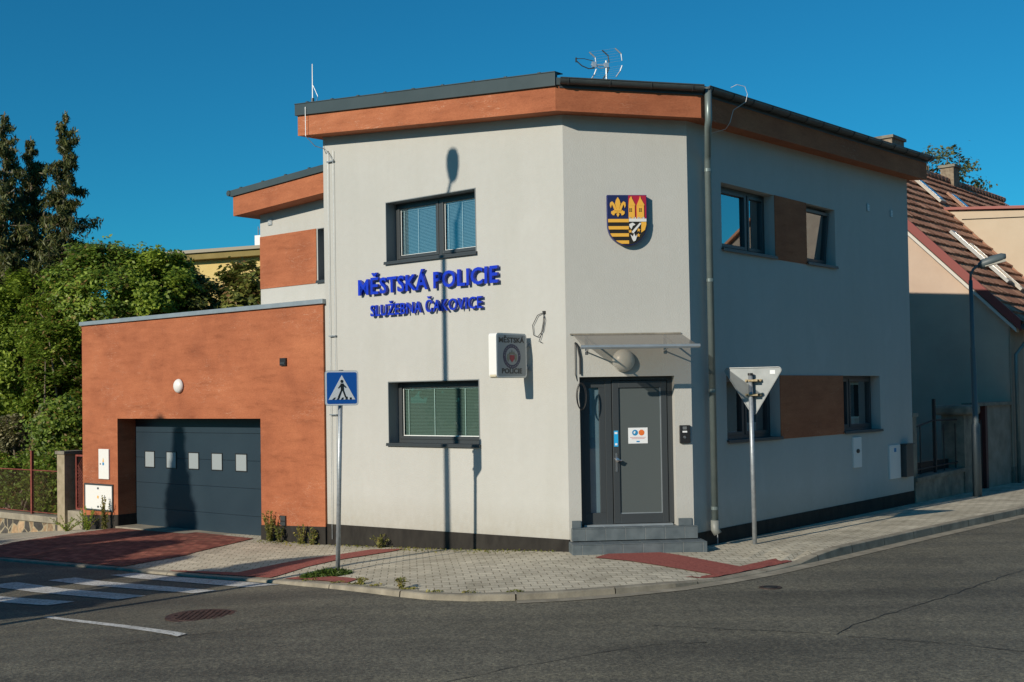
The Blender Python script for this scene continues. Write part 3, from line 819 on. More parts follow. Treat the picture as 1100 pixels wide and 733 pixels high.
# --- canopy
cn = thing('door_canopy', 'clear sheet canopy with aluminium front rail above the entrance door', 'canopy', C.pt(.95, 0, 3.05))
mb = MB(); v = []
s0, s1 = .10, 1.80
mb.poly([C.pt(s0, .01, 3.10), C.pt(s1 - .05, .01, 3.10), C.pt(s1 + .0, .9, 2.88), C.pt(s0 + .02, .9, 2.88)], [(3, 2, 1, 0)])
part(mb, 'sheet', M['canopy'], cn)
mb = MB(); mb.tube([C.pt(s0 - .01, .91, 2.875), C.pt(s1 + .02, .91, 2.875)], .030, 10); mb.box(C, s0, s1, .90, .93, 2.85, 2.90)
part(mb, 'front_rail', M['zinc'], cn)
one_box(C, (s0 - .04, s1 - .05, .0, .025, 3.095, 3.115), 'wall_rail', M['conc_dark'], cn)
for s_ in (.30, 1.5):
    mb = MB(); mb.tube([C.pt(s_, .01, 3.06), C.pt(s_, .86, 2.87)], .013, 8); mb.tube([C.pt(s_, .01, 2.84), C.pt(s_, .55, 2.93)], .011, 8); mb.box(C, s_ - .02, s_ + .02, 0, .012, 2.8, 3.09)
    part(mb, 'bracket', M['chrome'], cn)
# globe lamp
gl = thing('wall_lamp', 'round opal wall lamp under the entrance canopy', 'wall lamp', C.pt(.87, 0, 2.7))
mb = MB(); mb.lathe(C.pt(.86, 0, 2.70), C.o, [(0, .165), (.03, .17)], 28); part(mb, 'base', M['greyface'], gl)
mb = MB(); mb.lathe(C.pt(.86, .03, 2.70), C.o, [(0, .172)] + [(.13 * math.sin(a), .172 * math.cos(a)) for a in np.linspace(.1, 1.5, 9)], 28); part(mb, 'shade', M['globe'], gl, smooth=True)
# intercom
ic = thing('intercom', 'small black door intercom on the wall right of the entrance', 'intercom', C.pt(1.78, 0, 1.55))
one_box(C, (1.70, 1.86, 0, .045, 1.44, 1.71), 'housing', M['black'], ic, bevel=.006)
mb = MB(); mb.lathe(C.pt(1.775, .045, 1.53), C.o, [(0, .022), (.006, .018)], 14); part(mb, 'call_button', M['chrome'], ic)
one_box(C, (1.74, 1.81, .045, .05, 1.60, 1.625), 'name_plate', M['signwhite'], ic)
mb = MB()
for k in range(3): mb.box(C, 1.745, 1.805, .045, .048, 1.65 + k * .015, 1.657 + k * .015)
part(mb, 'speaker_slots', M['greyface'], ic)
# loose cables
cb = MB()
cb.tube([C.pt(.13, .02, 2.98), C.pt(.17, .03, 2.92), C.pt(.20, .03, 2.75), C.pt(.20, .03, 2.5)], .014, 6)
cb.tube([C.pt(.13, .02, 2.98), C.pt(.13, .02, 2.5), C.pt(.16, .0, 2.4)], .006, 6)
cx_, cz_ = .21, 2.15
cb.tube([C.pt(.13 + .08 + .07 * math.cos(t) + .01 * math.sin(t * .6), .05, 2.17 + .2 * math.sin(t)) for t in np.linspace(1.5, 14, 50)], .007, 5)
tag(cb.build('cable_coil', M['black']), 'black cable coil hanging at the upper left corner of the entrance', 'cable')
cb = MB()
cb.tube([L.pt(-.40 + .0, .02, 3.46), L.pt(-.52, .03, 3.42), L.pt(-.62, .03, 3.27), L.pt(-.60, .03, 3.12), L.pt(-.52, .03, 3.09), L.pt(-.42, .03, 3.18), L.pt(-.38, .03, 3.35), L.pt(-.42, .03, 3.48)], .006, 5)
cb.tube([L.pt(-.40, .02, 3.46), L.pt(-.41, .03, 3.3), L.pt(-.46, .03, 3.1), L.pt(-.50, .03, 3.02), L.pt(-.44, .03, 3.0)], .006, 5)
cb.box(L, -.42, -.38, 0, .03, 3.44, 3.48)
tag(cb.build('cable_loop', M['black']), 'thin dark cable loop on the white wall above the light box sign', 'cable')

# ------------------------------------------------------------------ lettering
def glyph(ch, size, ext, bold):
    cu = bpy.data.curves.new('t', 'FONT'); cu.body = ch; cu.size = size; cu.extrude = ext / 2; cu.offset = bold; cu.space_character = 1.06; cu.resolution_u = 3
    o = bpy.data.objects.new('t', cu); scene.collection.objects.link(o)
    dg = bpy.context.evaluated_depsgraph_get()
    me = bpy.data.meshes.new_from_object(o.evaluated_get(dg))
    bpy.data.objects.remove(o); bpy.data.curves.remove(cu)
    return me
def extent(me):
    xs_ = [v.co.x for v in me.vertices]; return (min(xs_), max(xs_)) if xs_ else (0, 0)
def lettering(F, text, s0, s1, zb, cap, o, ext, mat, par, bold=.01, per=True, name='letter', gap=0):
    """letters fitted into s0..s1, baseline zb, capital height cap, back face at o"""
    base = glyph('H', 1, .0, 0); ys = [v.co.y for v in base.vertices]; H = max(ys) - min(ys); bpy.data.meshes.remove(base)
    size = cap / H
    full = glyph(text, size, ext, bold); e = extent(full); bpy.data.meshes.remove(full)
    kx = (s1 - s0) / (e[1] - e[0])
    mat4 = Matrix((F.d, Vector((0, 0, 1)), F.o)).transposed().to_4x4()
    if not per:
        me = glyph(text, size, ext, bold)
        me.transform(Matrix.Translation(F.pt(s0, o + ext / 2, zb) - root_loc(par)) @ mat4 @ Matrix.Diagonal((kx, 1, 1, 1)) @ Matrix.Translation((-e[0], 0, 0)))
        me.materials.clear(); me.materials.append(mat); ob = bpy.data.objects.new(name, me); scene.collection.objects.link(ob); ob.parent = par; return ob
    for i, ch in enumerate(text):
        if ch == ' ': continue
        pre = glyph(text[:i + 1], size, ext, bold); pr = extent(pre)[1]; bpy.data.meshes.remove(pre)
        me = glyph(ch, size, ext, bold); r1 = extent(me)[1]
        me.transform(Matrix.Translation(F.pt(s0, o + ext / 2, zb) - root_loc(par)) @ mat4 @ Matrix.Diagonal((kx, 1, 1, 1)) @ Matrix.Translation((pr - r1 - e[0], 0, 0)))
        me.materials.clear(); me.materials.append(mat)
        ob = bpy.data.objects.new(name, me); scene.collection.objects.link(ob); ob.parent = par
t1 = thing('wall_lettering', 'large blue raised letters MĚSTSKÁ POLICIE on the white facade', 'sign lettering', L.pt(-2.9, .05, 4.1))
lettering(L, 'MĚSTSKÁ POLICIE', -4.47, -1.27, 3.985, .255, .03, .05, M['blue'], t1, bold=.008)
t2 = thing('wall_lettering', 'smaller blue raised letters SLUŽEBNA ČAKOVICE below the larger line', 'sign lettering', L.pt(-2.9, .05, 3.7))
lettering(L, 'SLUŽEBNA ČAKOVICE', -4.17, -1.61, 3.60, .185, .03, .05, M['blue'], t2, bold=.002)

# ------------------------------------------------------------------ projecting light box
lb = thing('light_box_sign', 'square grey illuminated box sign reading MĚSTSKÁ POLICIE on the facade', 'sign', L.pt(-.75, .4, 2.8))
BX = Frame(L.pt(-.69, 0, 0), -40 - 90)    # s runs outwards from the facade, o faces along it to the camera side
# BX.d points outwards from wall (away), BX.o must face +L.d
BX = Frame(L.pt(-.69, 0, 0), -130)
if BX.o.dot(L.d) < 0:
    BX = Frame(L.pt(-.69, .9, 0), 50)
# in this frame s=0 is the outer edge side when d points towards the wall
def rrect(s0, s1, z0, z1, r, n=5):
    out = []
    for cs, cz, a0 in ((s1 - r, z1 - r, 0), (s0 + r, z1 - r, 90), (s0 + r, z0 + r, 180), (s1 - r, z0 + r, 270)):
        for k in range(n + 1):
            a = R(a0 + 90 * k / n); out.append((cs + r * math.cos(a), cz + r * math.sin(a)))
    return out
bs0, bs1, bz0, bz1 = .09, .80, 2.47, 3.14
mb = MB(); mb.plate(BX, rrect(bs0, bs1, bz0, bz1, .05), -.15, 0); part(mb, 'housing', M['whiteplastic'], lb)
mb = MB(); mb.plate(BX, rrect(bs0 - .004, bs1 + .004, bz0 - .004, bz0 + .065, .05), -.13, -.012); part(mb, 'yellowed_edge', M['cream'], lb)
mb = MB(); mb.plate(BX, rrect(bs0 + .025, bs1 - .025, bz0 + .025, bz1 - .025, .04), 0, .003); fc = part(mb, 'face', M['greyface'], lb)
lettering(BX, 'MĚSTSKÁ', bs0 + .06, bs1 - .06, 3.00, .072, .003, .003, M['black'], lb, bold=.003, per=False, name='lettering')
lettering(BX, 'POLICIE', bs0 + .12, bs1 - .12, 2.535, .072, .003, .003, M['black'], lb, bold=.003, per=False, name='lettering')
cs, cz = (bs0 + bs1) / 2, 2.79
def ell(cs, cz, a, b, n=36): return [(cs + a * math.cos(2 * math.pi * k / n), cz + b * math.sin(2 * math.pi * k / n)) for k in range(n)]
mb = MB(); mb.plate(BX, ell(cs, cz, .205, .185), .003, .005); em = part(mb, 'emblem', M['navy'], lb)
mb = MB(); mb.plate(BX, ell(cs, cz, .145, .13), .005, .0065); part(mb, 'emblem_field', M['greyface'], em)
mb = MB()
for k in range(26):
    a = 2 * math.pi * k / 26 + .12
    if abs(math.cos(a)) > .93 and math.sin(a) < 0: continue
    c0, c1 = cs + .176 * math.cos(a), cz + .159 * math.sin(a)
    mb.plate(BX, [(c0 - .005, c1 - .009), (c0 + .005, c1 - .009), (c0 + .004, c1 + .009), (c0 - .005, c1 + .009)], .005, .0068)
part(mb, 'emblem_lettering', M['greyface'], em)
mb = MB(); mb.plate(BX, [(cs - .055, cz + .02), (cs + .055, cz + .02), (cs + .055, cz - .04), (cs, cz - .09), (cs - .055, cz - .04)], .0065, .009); part(mb, 'emblem_shield', M['crestred'], em)
mb = MB()
mb.plate(BX, [(cs - .06, cz + .03), (cs - .05, cz + .075), (cs - .02, cz + .05), (cs, cz + .1), (cs + .02, cz + .05), (cs + .05, cz + .075), (cs + .06, cz + .03)], .0065, .010)
for sg in (-1, 1):
    mb.plate(BX, [(cs + sg * .062, cz + .05), (cs + sg * .11, cz + .03), (cs + sg * .12, cz - .03), (cs + sg * .09, cz - .085), (cs + sg * .065, cz - .05)][::sg], .0065, .009)
part(mb, 'emblem_figures', plain('emblem_metal', (.22, .22, .16), .5), em)
mb = MB()
for zz in (2.62, 2.98):
    mb.tube([L.pt(-.76, .1, zz), L.pt(-.76, .02, zz), L.pt(-.74, .012, zz)], .014, 8); mb.box(L, -.84, -.68, 0, .014, zz - .05, zz + .05)
    mb.box(L, -.80, -.72, .01, .10, zz - .02, zz + .02)
part(mb, 'wall_bracket', M['galv'], lb)

# ------------------------------------------------------------------ crest
cr = thing('coat_of_arms', 'coloured town shield with gold lily, towers and black and gold stripes', 'coat of arms', C.pt(.95, 0, 4.8))
s0, s1, zt_, zb_ = .645, 1.245, 5.19, 4.43
cmid = (s0 + s1) / 2; zm = 4.83
def shield(s0, s1, zt_, zb_, inset=0):
    pts = [(s0 + inset, zt_ - inset), (s1 - inset, zt_ - inset)]
    hs = (s1 - s0) / 2 - inset
    z_c = zb_ + (zt_ - zb_) * .44
    for a in np.linspace(0, math.pi, 21):
        pts.append((cmid + hs * math.cos(a), z_c - (z_c - zb_ - inset) * math.sin(a) ** .9))
    # order clockwise from top-left
    return [pts[0], pts[1]] + pts[2:]
def clip(pts, f):
    """keep the side where f>0 (f linear)"""
    out = []
    for i in range(len(pts)):
        a, b = pts[i], pts[(i + 1) % len(pts)]; fa, fb = f(a), f(b)
        if fa >= 0: out.append(a)
        if (fa >= 0) != (fb >= 0):
            t = fa / (fa - fb); out.append((a[0] + (b[0] - a[0]) * t, a[1] + (b[1] - a[1]) * t))
    return out
sh = shield(s0, s1, zt_, zb_)
mb = MB(); mb.plate(C, sh, .02, .10); part(mb, 'board', M['crestblue'], cr)
o1 = .10
def fieldp(name, fs, mat, o0=o1, o2=o1 + .004, ins=.008):
    p_ = shield(s0, s1, zt_, zb_, ins)
    for f in fs: p_ = clip(p_, f)
    mb = MB(); mb.plate(C, p_, o0, o2); return part(mb, name, mat, cr)
left = lambda p_: cmid + .02 - p_[0]; right = lambda p_: p_[0] - cmid - .02
up_ = lambda p_: p_[1] - zm; dn = lambda p_: zm - p_[1]
fieldp('blue_field', [left, up_], M['navy'])
fieldp('red_field', [right, up_], M['crestred'])
fieldp('black_field', [left, dn], M['crestblack'])
fieldp('dark_field', [right, dn], M['crestblack'])
for k in range(4):
    zt2 = zm - .004 - k * .108; zb2 = zt2 - .05
    fieldp('gold_bar', [left, lambda p_: zt2 - p_[1], lambda p_: p_[1] - zb2], M['gold'], o1 + .004, o1 + .014)
# fleur-de-lis
fx, fz = (s0 + cmid) / 2 + .008, 5.0
def sym(pts): return pts + [(-a, b) for a, b in reversed(pts)]
mb = MB()
petal = sym([(0, .155), (.028, .11), (.04, .06), (.03, .01), (.018, -.03)])
mb.plate(C, [(fx + a, fz + b) for a, b in petal], o1 + .004, o1 + .02)
for sg in (-1, 1):
    q_ = [(.022, -.03), (.035, .015), (.055, .06), (.085, .092), (.115, .075), (.12, .03), (.105, -.01), (.098, .02), (.088, .045), (.075, .02), (.06, -.02)]
    q_ = [(fx + sg * a, fz + b) for a, b in q_]
    mb.plate(C, q_ if sg > 0 else q_[::-1], o1 + .004, o1 + .018)
    q_ = [(.01, -.05), (.05, -.055), (.07, -.04), (.085, -.06), (.10, -.055), (.102, -.09), (.08, -.115), (.055, -.12), (.05, -.095), (.025, -.08), (.008, -.10)]
    q_ = [(fx + sg * a, fz + b) for a, b in q_]
    mb.plate(C, q_ if sg > 0 else q_[::-1], o1 + .004, o1 + .018)
mb.plate(C, [(fx - .055, fz - .025), (fx + .055, fz - .025), (fx + .055, fz - .052), (fx - .055, fz - .052)], o1 + .004, o1 + .024)
mb.plate(C, [(fx - .014, fz - .05), (fx + .014, fz - .05), (fx + .02, fz - .11), (fx, fz - .145), (fx - .02, fz - .11)], o1 + .004, o1 + .018)
part(mb, 'gold_lily', M['gold'], cr)
# towers
mb = MB()
for tx, w2, clipl in ((cmid + .065, .05, True), (cmid + .20, .055, False)):
    a0 = tx - w2 if not clipl else cmid + .022
    mb.plate(C, [(a0, zm), (tx + w2, zm), (tx + w2, 5.03), (a0, 5.03)], o1 + .004, o1 + .016)
    mb.plate(C, [(max(a0, tx - w2 - .012), 5.03), (tx + w2 + .012, 5.03), (tx + .012, 5.13), (tx, 5.17), (tx - .012 if not clipl else tx - .03, 5.13)], o1 + .004, o1 + .018)
mb.plate(C, [(s1 - .09, 4.62), (s1 - .035, 4.66), (s1 - .012, 4.74), (s1 - .012, zm - .05), (s1 - .09, zm - .05)], o1 + .004, o1 + .014)
part(mb, 'gold_towers', M['gold'], cr)
mb = MB()
for tx in (cmid + .05, cmid + .20):
    for dx in (-.012, .012):
        for dz in (0, .03): mb.box(C, tx + dx - .008, tx + dx + .008, o1 + .016, o1 + .019, 4.935 + dz, 4.955 + dz)
part(mb, 'tower_windows', M['crestblack'], cr)
mb = MB()
x = cmid + .024
mb.plate(C, [(x, zm - .045), (s1 - .01, zm - .045), (s1 - .01, zm), (x, zm)], o1 + .004, o1 + .016)
while x < s1 - .03:
    mb.box(C, x, x + .04, o1 + .004, o1 + .016, zm, zm + .022); x += .065
mb.plate(C, [(cmid + .06, zm - .20), (cmid + .19, zm - .06), (cmid + .21, zm - .075), (cmid + .085, zm - .225)], o1 + .01, o1 + .022)
mb.plate(C, [(cmid + .07, zm - .31), (cmid + .045, zm - .24), (cmid + .08, zm - .27), (cmid + .10, zm - .22), (cmid + .12, zm - .27), (cmid + .15, zm - .235), (cmid + .12, zm - .33), (cmid + .09, zm - .345)], o1 + .006, o1 + .018)
mb.plate(C, [(cmid + .03, zm - .08), (cmid + .08, zm - .06), (cmid + .12, zm - .09), (cmid + .08, zm - .11), (cmid + .06, zm - .16), (cmid + .03, zm - .12)], o1 + .006, o1 + .018)
part(mb, 'white_battlement', M['crestwhite'], cr)
mb = MB()
for x_, z_ in ((cmid + .17, zm - .17), (cmid + .165, zm - .25), (cmid + .04, zm - .19)):
    pts = []
    for k in range(10):
        r_ = .032 if k % 2 == 0 else .014; a = 2 * math.pi * k / 10 + 1.57; pts.append((x_ + r_ * math.cos(a), z_ + r_ * math.sin(a)))
    mb.plate(C, pts, o1 + .004, o1 + .012)
part(mb, 'gold_stars', M['gold'], cr)

# ------------------------------------------------------------------ small things on the street wall
def wall_vent(F, s_, z_, label, g=None, w=.055, h=.075):
    t = thing('wall_vent', label, 'vent', F.pt(s_, 0, z_), g)
    one_box(F, (s_ - w, s_ + w, 0, .02, z_ - h, z_ + h), 'cover', M['zinc'], t, bevel=.004)
    mb = MB()
    for k in range(4): mb.box(F, s_ - w + .015, s_ + w - .015, .02, .024, z_ - h + .02 + k * .03, z_ - h + .03 + k * .03)
    part(mb, 'louvre', M['whiteplastic'], t)
wall_vent(Rf, 6.61, 5.74, 'small vent cover high on the street wall, nearer the window')
wall_vent(Rf, 7.74, 5.74, 'small vent cover high on the street wall, nearer its far end')
mbx = thing('meter_box', 'narrow white meter box with a black lock below the lower street window', 'meter box', Rf.pt(5.83, 0, 1))
one_box(Rf, (5.66, 6.02, -.02, .03, .74, 1.31), 'housing', M['whiteplastic'], mbx, bevel=.004)
mb = MB(); mb.plate(Rf, ell(5.84, 1.05, .06, .04, 14), .03, .045); part(mb, 'lock', M['black'], mbx)
mbx = thing('meter_box', 'white meter box with small sticker at the far end of the street wall', 'meter box', Rf.pt(7.6, 0, .8))
one_box(Rf, (7.33, 7.86, -.02, .03, .42, 1.09), 'housing', M['whiteplastic'], mbx, bevel=.004)
one_box(Rf, (7.55, 7.65, .03, .034, .95, 1.03), 'sticker', M['printblue'], mbx)
mbx = thing('letter_box', 'dark grey letter box beside the far white meter box', 'letter box', Rf.pt(8.1, 0, .8))
one_box(Rf, (7.95, 8.32, 0, .12, .43, 1.08), 'housing', M['anth'], mbx, bevel=.006)
one_box(Rf, (7.92, 8.35, 0, .15, 1.08, 1.10), 'lid', M['anth'], mbx)

# ------------------------------------------------------------------ rear wing (set back upper storey on the left)
WG = L.moved(0, -1.05)
wing = []
def wz(s_, base): return base + (s_ + 8.9) * .052
mb = MB()
facade(mb, WG, -8.58, -5.2, lambda s: 3.6, lambda s: wz(s, 5.98), [(-6.82, -6.1, 4.47, 5.50)], .25)
mb.quad(WG.pt(-8.58, 0, 3.6), WG.pt(-8.58, 0, wz(-8.58, 5.98)), WG.pt(-8.58, -6, wz(-8.58, 5.98)), WG.pt(-8.58, -6, 3.6))
mb.quad(WG.pt(-8.58, -6, 3.6), WG.pt(-5.2, -6, 3.6), WG.pt(-5.2, -6, wz(-5.2, 5.98)), WG.pt(-8.58, -6, wz(-8.58, 5.98)))
part(mb, 'wing_wall', M['white'], B)
mb = MB(); mb.box(WG, -8.93, -5.44, -6.3, OV + .05, wz(-8.93, 5.93), wz(-8.93, 6.32), z0b=wz(-5.44, 5.93), z1b=wz(-5.44, 6.32))
part(mb, 'wing_fascia', M['terra'], B)
mb = MB(); mb.box(WG, -8.97, -5.44, -6.33, OV + .09, wz(-8.93, 6.323), wz(-8.93, 6.45), z0b=wz(-5.44, 6.323), z1b=wz(-5.44, 6.45))
mb.tube([WG.pt(-9.03, OV + .1, wz(-8.93, 6.40)), WG.pt(-9.03, -6.3, wz(-8.93, 6.40))], .06, 8)
for k in range(5):
    s_ = -8.7 + k * .7; mb.box(WG, s_, s_ + .05, OV, OV + .07, wz(s_, 6.46), wz(s_, 6.48))
part(mb, 'wing_roof', M['anth_soft'], B)
one_box(WG, (-8.578, -6.85, -.02, .014, 4.44, 5.50), 'wall_panel', M['terra'], B)
window(B, WG, -6.82, -6.1, 4.47, 5.50, .22, glass='glassdark', lining=True)
wall_vent(WG, -7.95 - .3, 5.78, 'small grey vent under the eaves of the set-back upper storey', w=.06, h=.07)

# ------------------------------------------------------------------ garage
GR = thing('garage', 'single-storey terracotta garage with dark sectional door and flat roof', 'garage', L.pt(-9.5, -3, -.5))
GF = L.moved(0, .04)
GREC = .5
mb = MB()
facade(mb, GF, -13.52, -5.44, lambda s: -1.3, lambda s: 3.92, [(-12.12, -7.25, -1.25, 1.84)], GREC)
mb.quad(GF.pt(-5.44, 0, -1.3), GF.pt(-5.44, -1.0, -1.3), GF.pt(-5.44, -1.0, 3.92), GF.pt(-5.44, 0, 3.92))
mb.quad(GF.pt(-13.52, 0, -1.3), GF.pt(-13.52, 0, 3.92), GF.pt(-13.52, -8, 3.92), GF.pt(-13.52, -8, -1.3))
mb.quad(GF.pt(-13.52, -8, -1.3), GF.pt(-13.52, -8, 3.92), GF.pt(-5.44, -8, 3.92), GF.pt(-5.44, -8, -1.3))
part(mb, 'wall', M['terra'], GR)
mb = MB(); mb.box(GF, -13.55, -5.40, -8.05, .05, 3.9, 3.985)
part(mb, 'roof', M['zinc'], GR, bevel=.005)
def pl2(F, a, b, za, zb2, o=.012): 
    mb = MB(); mb.box(F, a, b, -.05, o, -1.3, za, z1b=zb2); part(mb, 'plinth', M['plinth'], GR)
pl2(GF, -13.53, -12.115, -.30, -.22); pl2(GF, -7.255, -5.43, -.16, -.09)
# jamb plinth on the left reveal
mb = MB(); mb.box(GF, -12.125, -12.108, -GREC, .0, -1.3, -.22); part(mb, 'plinth', M['plinth'], GR)
# sectional door
DF = GF.moved(0, -GREC + .06)
mb = MB(); zb0 = -.62; nsec = 4
ht = (1.86 - zb0) / 4.6
for k in range(5):
    a = zb0 + k * ht; b = min(a + ht, 1.86)
    mb.box(DF, -12.14, -7.23, -.06, 0, a + .002, b - .002)
gd = part(mb, 'door', mat_noisy('door_steel', (.021, .036, .050), (.026, .043, .058), 1.2, .40, .03, 6), GR, 'dark grey sectional garage door with a row of square panes', bevel=.006)
one_box(DF, (-12.14, -7.23, -.06, -.02, -.8, 1.9), 'door_backing', M['black'], gd)
for k in range(6):
    c = -11.58 + k * .79; z_ = .96
    mb = MB()
    for p_ in ((c - .185, c - .165, z_ - .18, z_ + .18), (c + .165, c + .185, z_ - .18, z_ + .18), (c - .165, c + .165, z_ + .16, z_ + .18), (c - .165, c + .165, z_ - .18, z_ - .16)):
        mb.box(DF, p_[0], p_[1], -.0, .012, p_[2], p_[3])
    w = part(mb, 'door_window', M['black'], gd)
    one_box(DF, (c - .17, c + .17, 0.001, .006, z_ - .16, z_ + .16), 'pane', plain('white_acrylic_pane', (.3, .34, .35), .25) if k == 0 else M['pane_acr'], w) if k else None
    if k == 0:
        M['pane_acr'] = plain('white_acrylic_pane', (.30, .34, .35), .25)
        one_box(DF, (c - .17, c + .17, 0.001, .006, z_ - .16, z_ + .16), 'pane', M['pane_acr'], w)
one_box(GF, (-12.1, -7.26, -GREC, .08, -.9, -.455), 'threshold', M['concrete'], GR)
# things on the garage wall
ol = thing('wall_lamp', 'white oval lamp above the garage door', 'wall lamp', GF.pt(-9.83, 0, 2.5))
mb = MB(); mb.lathe(GF.pt(-9.83, 0, 2.5), GF.o, [(0, .13), (.02, .13)], 24)
part(mb, 'base', M['greyface'], ol)
mb = MB(); mb.lathe(GF.pt(-9.83, .02, 2.5), GF.o, [(0, .145)] + [(.09 * math.sin(a), .145 * math.cos(a)) for a in np.linspace(.1, 1.5, 8)], 24)
part(mb, 'shade', M['whiteplastic'], ol, smooth=True)
vn = thing('wall_vent', 'small black vent high on the right of the garage wall', 'vent', GF.pt(-6.54, 0, 2.9))
one_box(GF, (-6.62, -6.45, 0, .04, 2.82, 2.96), 'cover', M['black'], vn)
one_box(GF, (-6.60, -6.47, .04, .05, 2.85, 2.88), 'louvre', M['anth'], vn)
vn = thing('wall_vent', 'small dark hatch low on the right of the garage wall', 'vent', GF.pt(-6.56, 0, 0))
one_box(GF, (-6.66, -6.52, 0, .035, -.13, .05), 'cover', M['anth'], vn)
one_box(GF, (-6.65, -6.53, .035, .04, -.06, -.04), 'louvre', M['black'], vn)
mx = thing('meter_box', 'tall narrow white electric meter box on the garage wall', 'meter box', GF.pt(-12.6, 0, .8))
one_box(GF, (-12.82, -12.42, -.02, .035, .53, 1.18), 'housing', M['whiteplastic'], mx, bevel=.004)
mb = MB(); mb.plate(GF, [(-12.66, .90), (-12.60, .90), (-12.63, .99)], .035, .038); part(mb, 'warning_triangle', M['gold'], mx)
one_box(GF, (-12.66, -12.60, .035, .038, .83, .89), 'sticker', M['printblue'], mx)
one_box(GF, (-12.76, -12.73, .035, .04, .84, .87), 'lock', M['black'], mx)
mx = thing('meter_box', 'wide white meter cabinet below the tall box on the garage wall', 'meter box', GF.pt(-12.9, 0, .1))
mb = MB()
for p_ in ((-13.42, -12.28, .385, .42), (-13.42, -12.28, -.17, -.135), (-13.42, -13.385, -.135, .385), (-12.315, -12.28, -.135, .385)): mb.box(GF, p_[0], p_[1], 0, .03, p_[2], p_[3])
part(mb, 'surround', M['anth'], mx)
one_box(GF, (-13.385, -12.315, -.02, .02, -.135, .385), 'housing', M['whiteplastic'], mx)
mb = MB(); mb.box(GF, -12.9, -12.84, .02, .026, .30, .34); mb.box(GF, -12.9, -12.84, .02, .026, -.10, -.06); mb.box(GF, -12.62, -12.60, .02, .024, .06, .18)
part(mb, 'lock', M['anth'], mx)
one_box(GF, (-12.9, -12.85, .02, .024, .1, .16), 'sticker', M['gold'], mx)

# ------------------------------------------------------------------ roof aerials
ta = thing('tv_antenna', 'silver grid television antenna on a short mast above the roof edge', 'antenna', C.pt(.75, -.5, 7.0))
mast = C.pt(.78, -.55, 0)
mb = MB(); mb.tube([(mast.x, mast.y, 6.85), (mast.x, mast.y, 7.62)], .022, 8)
part(mb, 'mast', M['galv'], ta)
AF = Frame(mast, 12)          # boom runs along s, elements along o
al = plain('aluminium', (.62, .64, .66), .3, .6)
mb = MB(); mb.box(AF, -.36, .06, -.015, .015, 7.50, 7.53); mb.box(AF, -.05, .05, -.03, .03, 7.46, 7.57); mb.box(AF, -.34, -.24, -.03, .03, 7.46, 7.58)
mb.tube([AF.pt(-.25, 0, 7.5), AF.pt(-.15, 0, 7.44), AF.pt(-.06, 0, 7.45)], .01, 6)
part(mb, 'boom', al, ta)
mb = MB()
mb.tube([AF.pt(-.30, 0, 7.60), AF.pt(-.52, .0, 7.645), AF.pt(-.70, .0, 7.64)], .008, 6)
mb.tube([AF.pt(-.70, 0, 7.58), AF.pt(-.58, 0, 7.48), AF.pt(-.42, 0, 7.42), AF.pt(-.28, 0, 7.44)], .013, 6)
mb.box(AF, -.73, -.70, -.02, .02, 7.56, 7.66)
part(mb, 'front_loop', M['gutter'], ta)
for o_, s_off in ((-.32, -.26), (.0, .02), (.32, .30)):
    mb = MB()
    up = [AF.pt(-.02 + s_off * .9 - .09, o_ * .6, 7.86), AF.pt(.03 + s_off * .9, o_ * .6, 7.74), AF.pt(.05 + s_off * .9, o_ * .6, 7.58)]
    lo = [AF.pt(.05 + s_off * .9, o_ * .6, 7.47), AF.pt(.0 + s_off * .9, o_ * .6, 7.34), AF.pt(-.10 + s_off * .9, o_ * .6, 7.20)]
    mb.tube(up, .016, 6); mb.tube(lo, .016, 6)
    part(mb, 'reflector_rib', al if o_ else M['gutter'], ta)
mb = MB()
for k in range(6):
    t = k / 5
    p = [AF.pt(-.02 + s_off * .9 - .09 + .14 * t, o_ * .6, 7.86 - .28 * t) for o_, s_off in ((-.32, -.26), (.0, .02), (.32, .30))]
    mb.tube(p, .0022, 3)
    p = [AF.pt(.05 + s_off * .9 - .15 * t, o_ * .6, 7.47 - .27 * t) for o_, s_off in ((-.32, -.26), (.0, .02), (.32, .30))]
    mb.tube(p, .0022, 3)
part(mb, 'reflector_grid', plain('dull_wire', (.30, .36, .40), .6), ta)
foot = Vector((mast.x, mast.y, 6.95)) - ta.location
for ch_ in ta.children:
    ch_.data.transform(Matrix.Translation(foot) @ Matrix.Scale(.68, 4) @ Matrix.Translation(-foot))
wa = thing('whip_antenna', 'thin white rod antenna at the left end of the main roof', 'antenna', L.pt(-5.55, .3, 7.45))
wp = L.pt(-5.52, .15, 0)
mb = MB(); mb.tube([(wp.x, wp.y, 7.42), (wp.x, wp.y, 8.22)], [.014, .008], 6); part(mb, 'rod', M['whiteplastic'], wa)
mb = MB(); mb.box(Frame(wp, -40), -.05, .05, -.05, .05, 7.40, 7.47); mb.tube([(wp.x, wp.y, 7.52), (wp.x, wp.y, 7.60)], .028, 8)
mb.tube([(wp.x - .1, wp.y + .05, 7.42), (wp.x, wp.y, 7.58)], .008, 5)
part(mb, 'foot', M['anth'], wa)
mb = MB(); mb.tube([(wp.x, wp.y, 7.85), (wp.x + .1, wp.y - .03, 7.62), tuple(L.pt(-5.2, OV, 7.42))], .006, 5); part(mb, 'guy_wire', M['galv'], wa)
rv = thing('roof_vent', 'small dark vent cap just above the street gutter', 'vent', Rf.pt(4.2, -.3, 7))
vp = Rf.pt(4.35, -.2, 0)
mb = MB(); mb.lathe((vp.x, vp.y, 6.8), (0, 0, 1), [(0, .08), (.22, .08)], 14); part(mb, 'pipe', M['gutter'], rv)
mb = MB(); mb.lathe((vp.x, vp.y, 7.02), (0, 0, 1), [(0, .14), (.05, .12), (.08, .03)], 14); part(mb, 'cap', M['gutter'], rv)

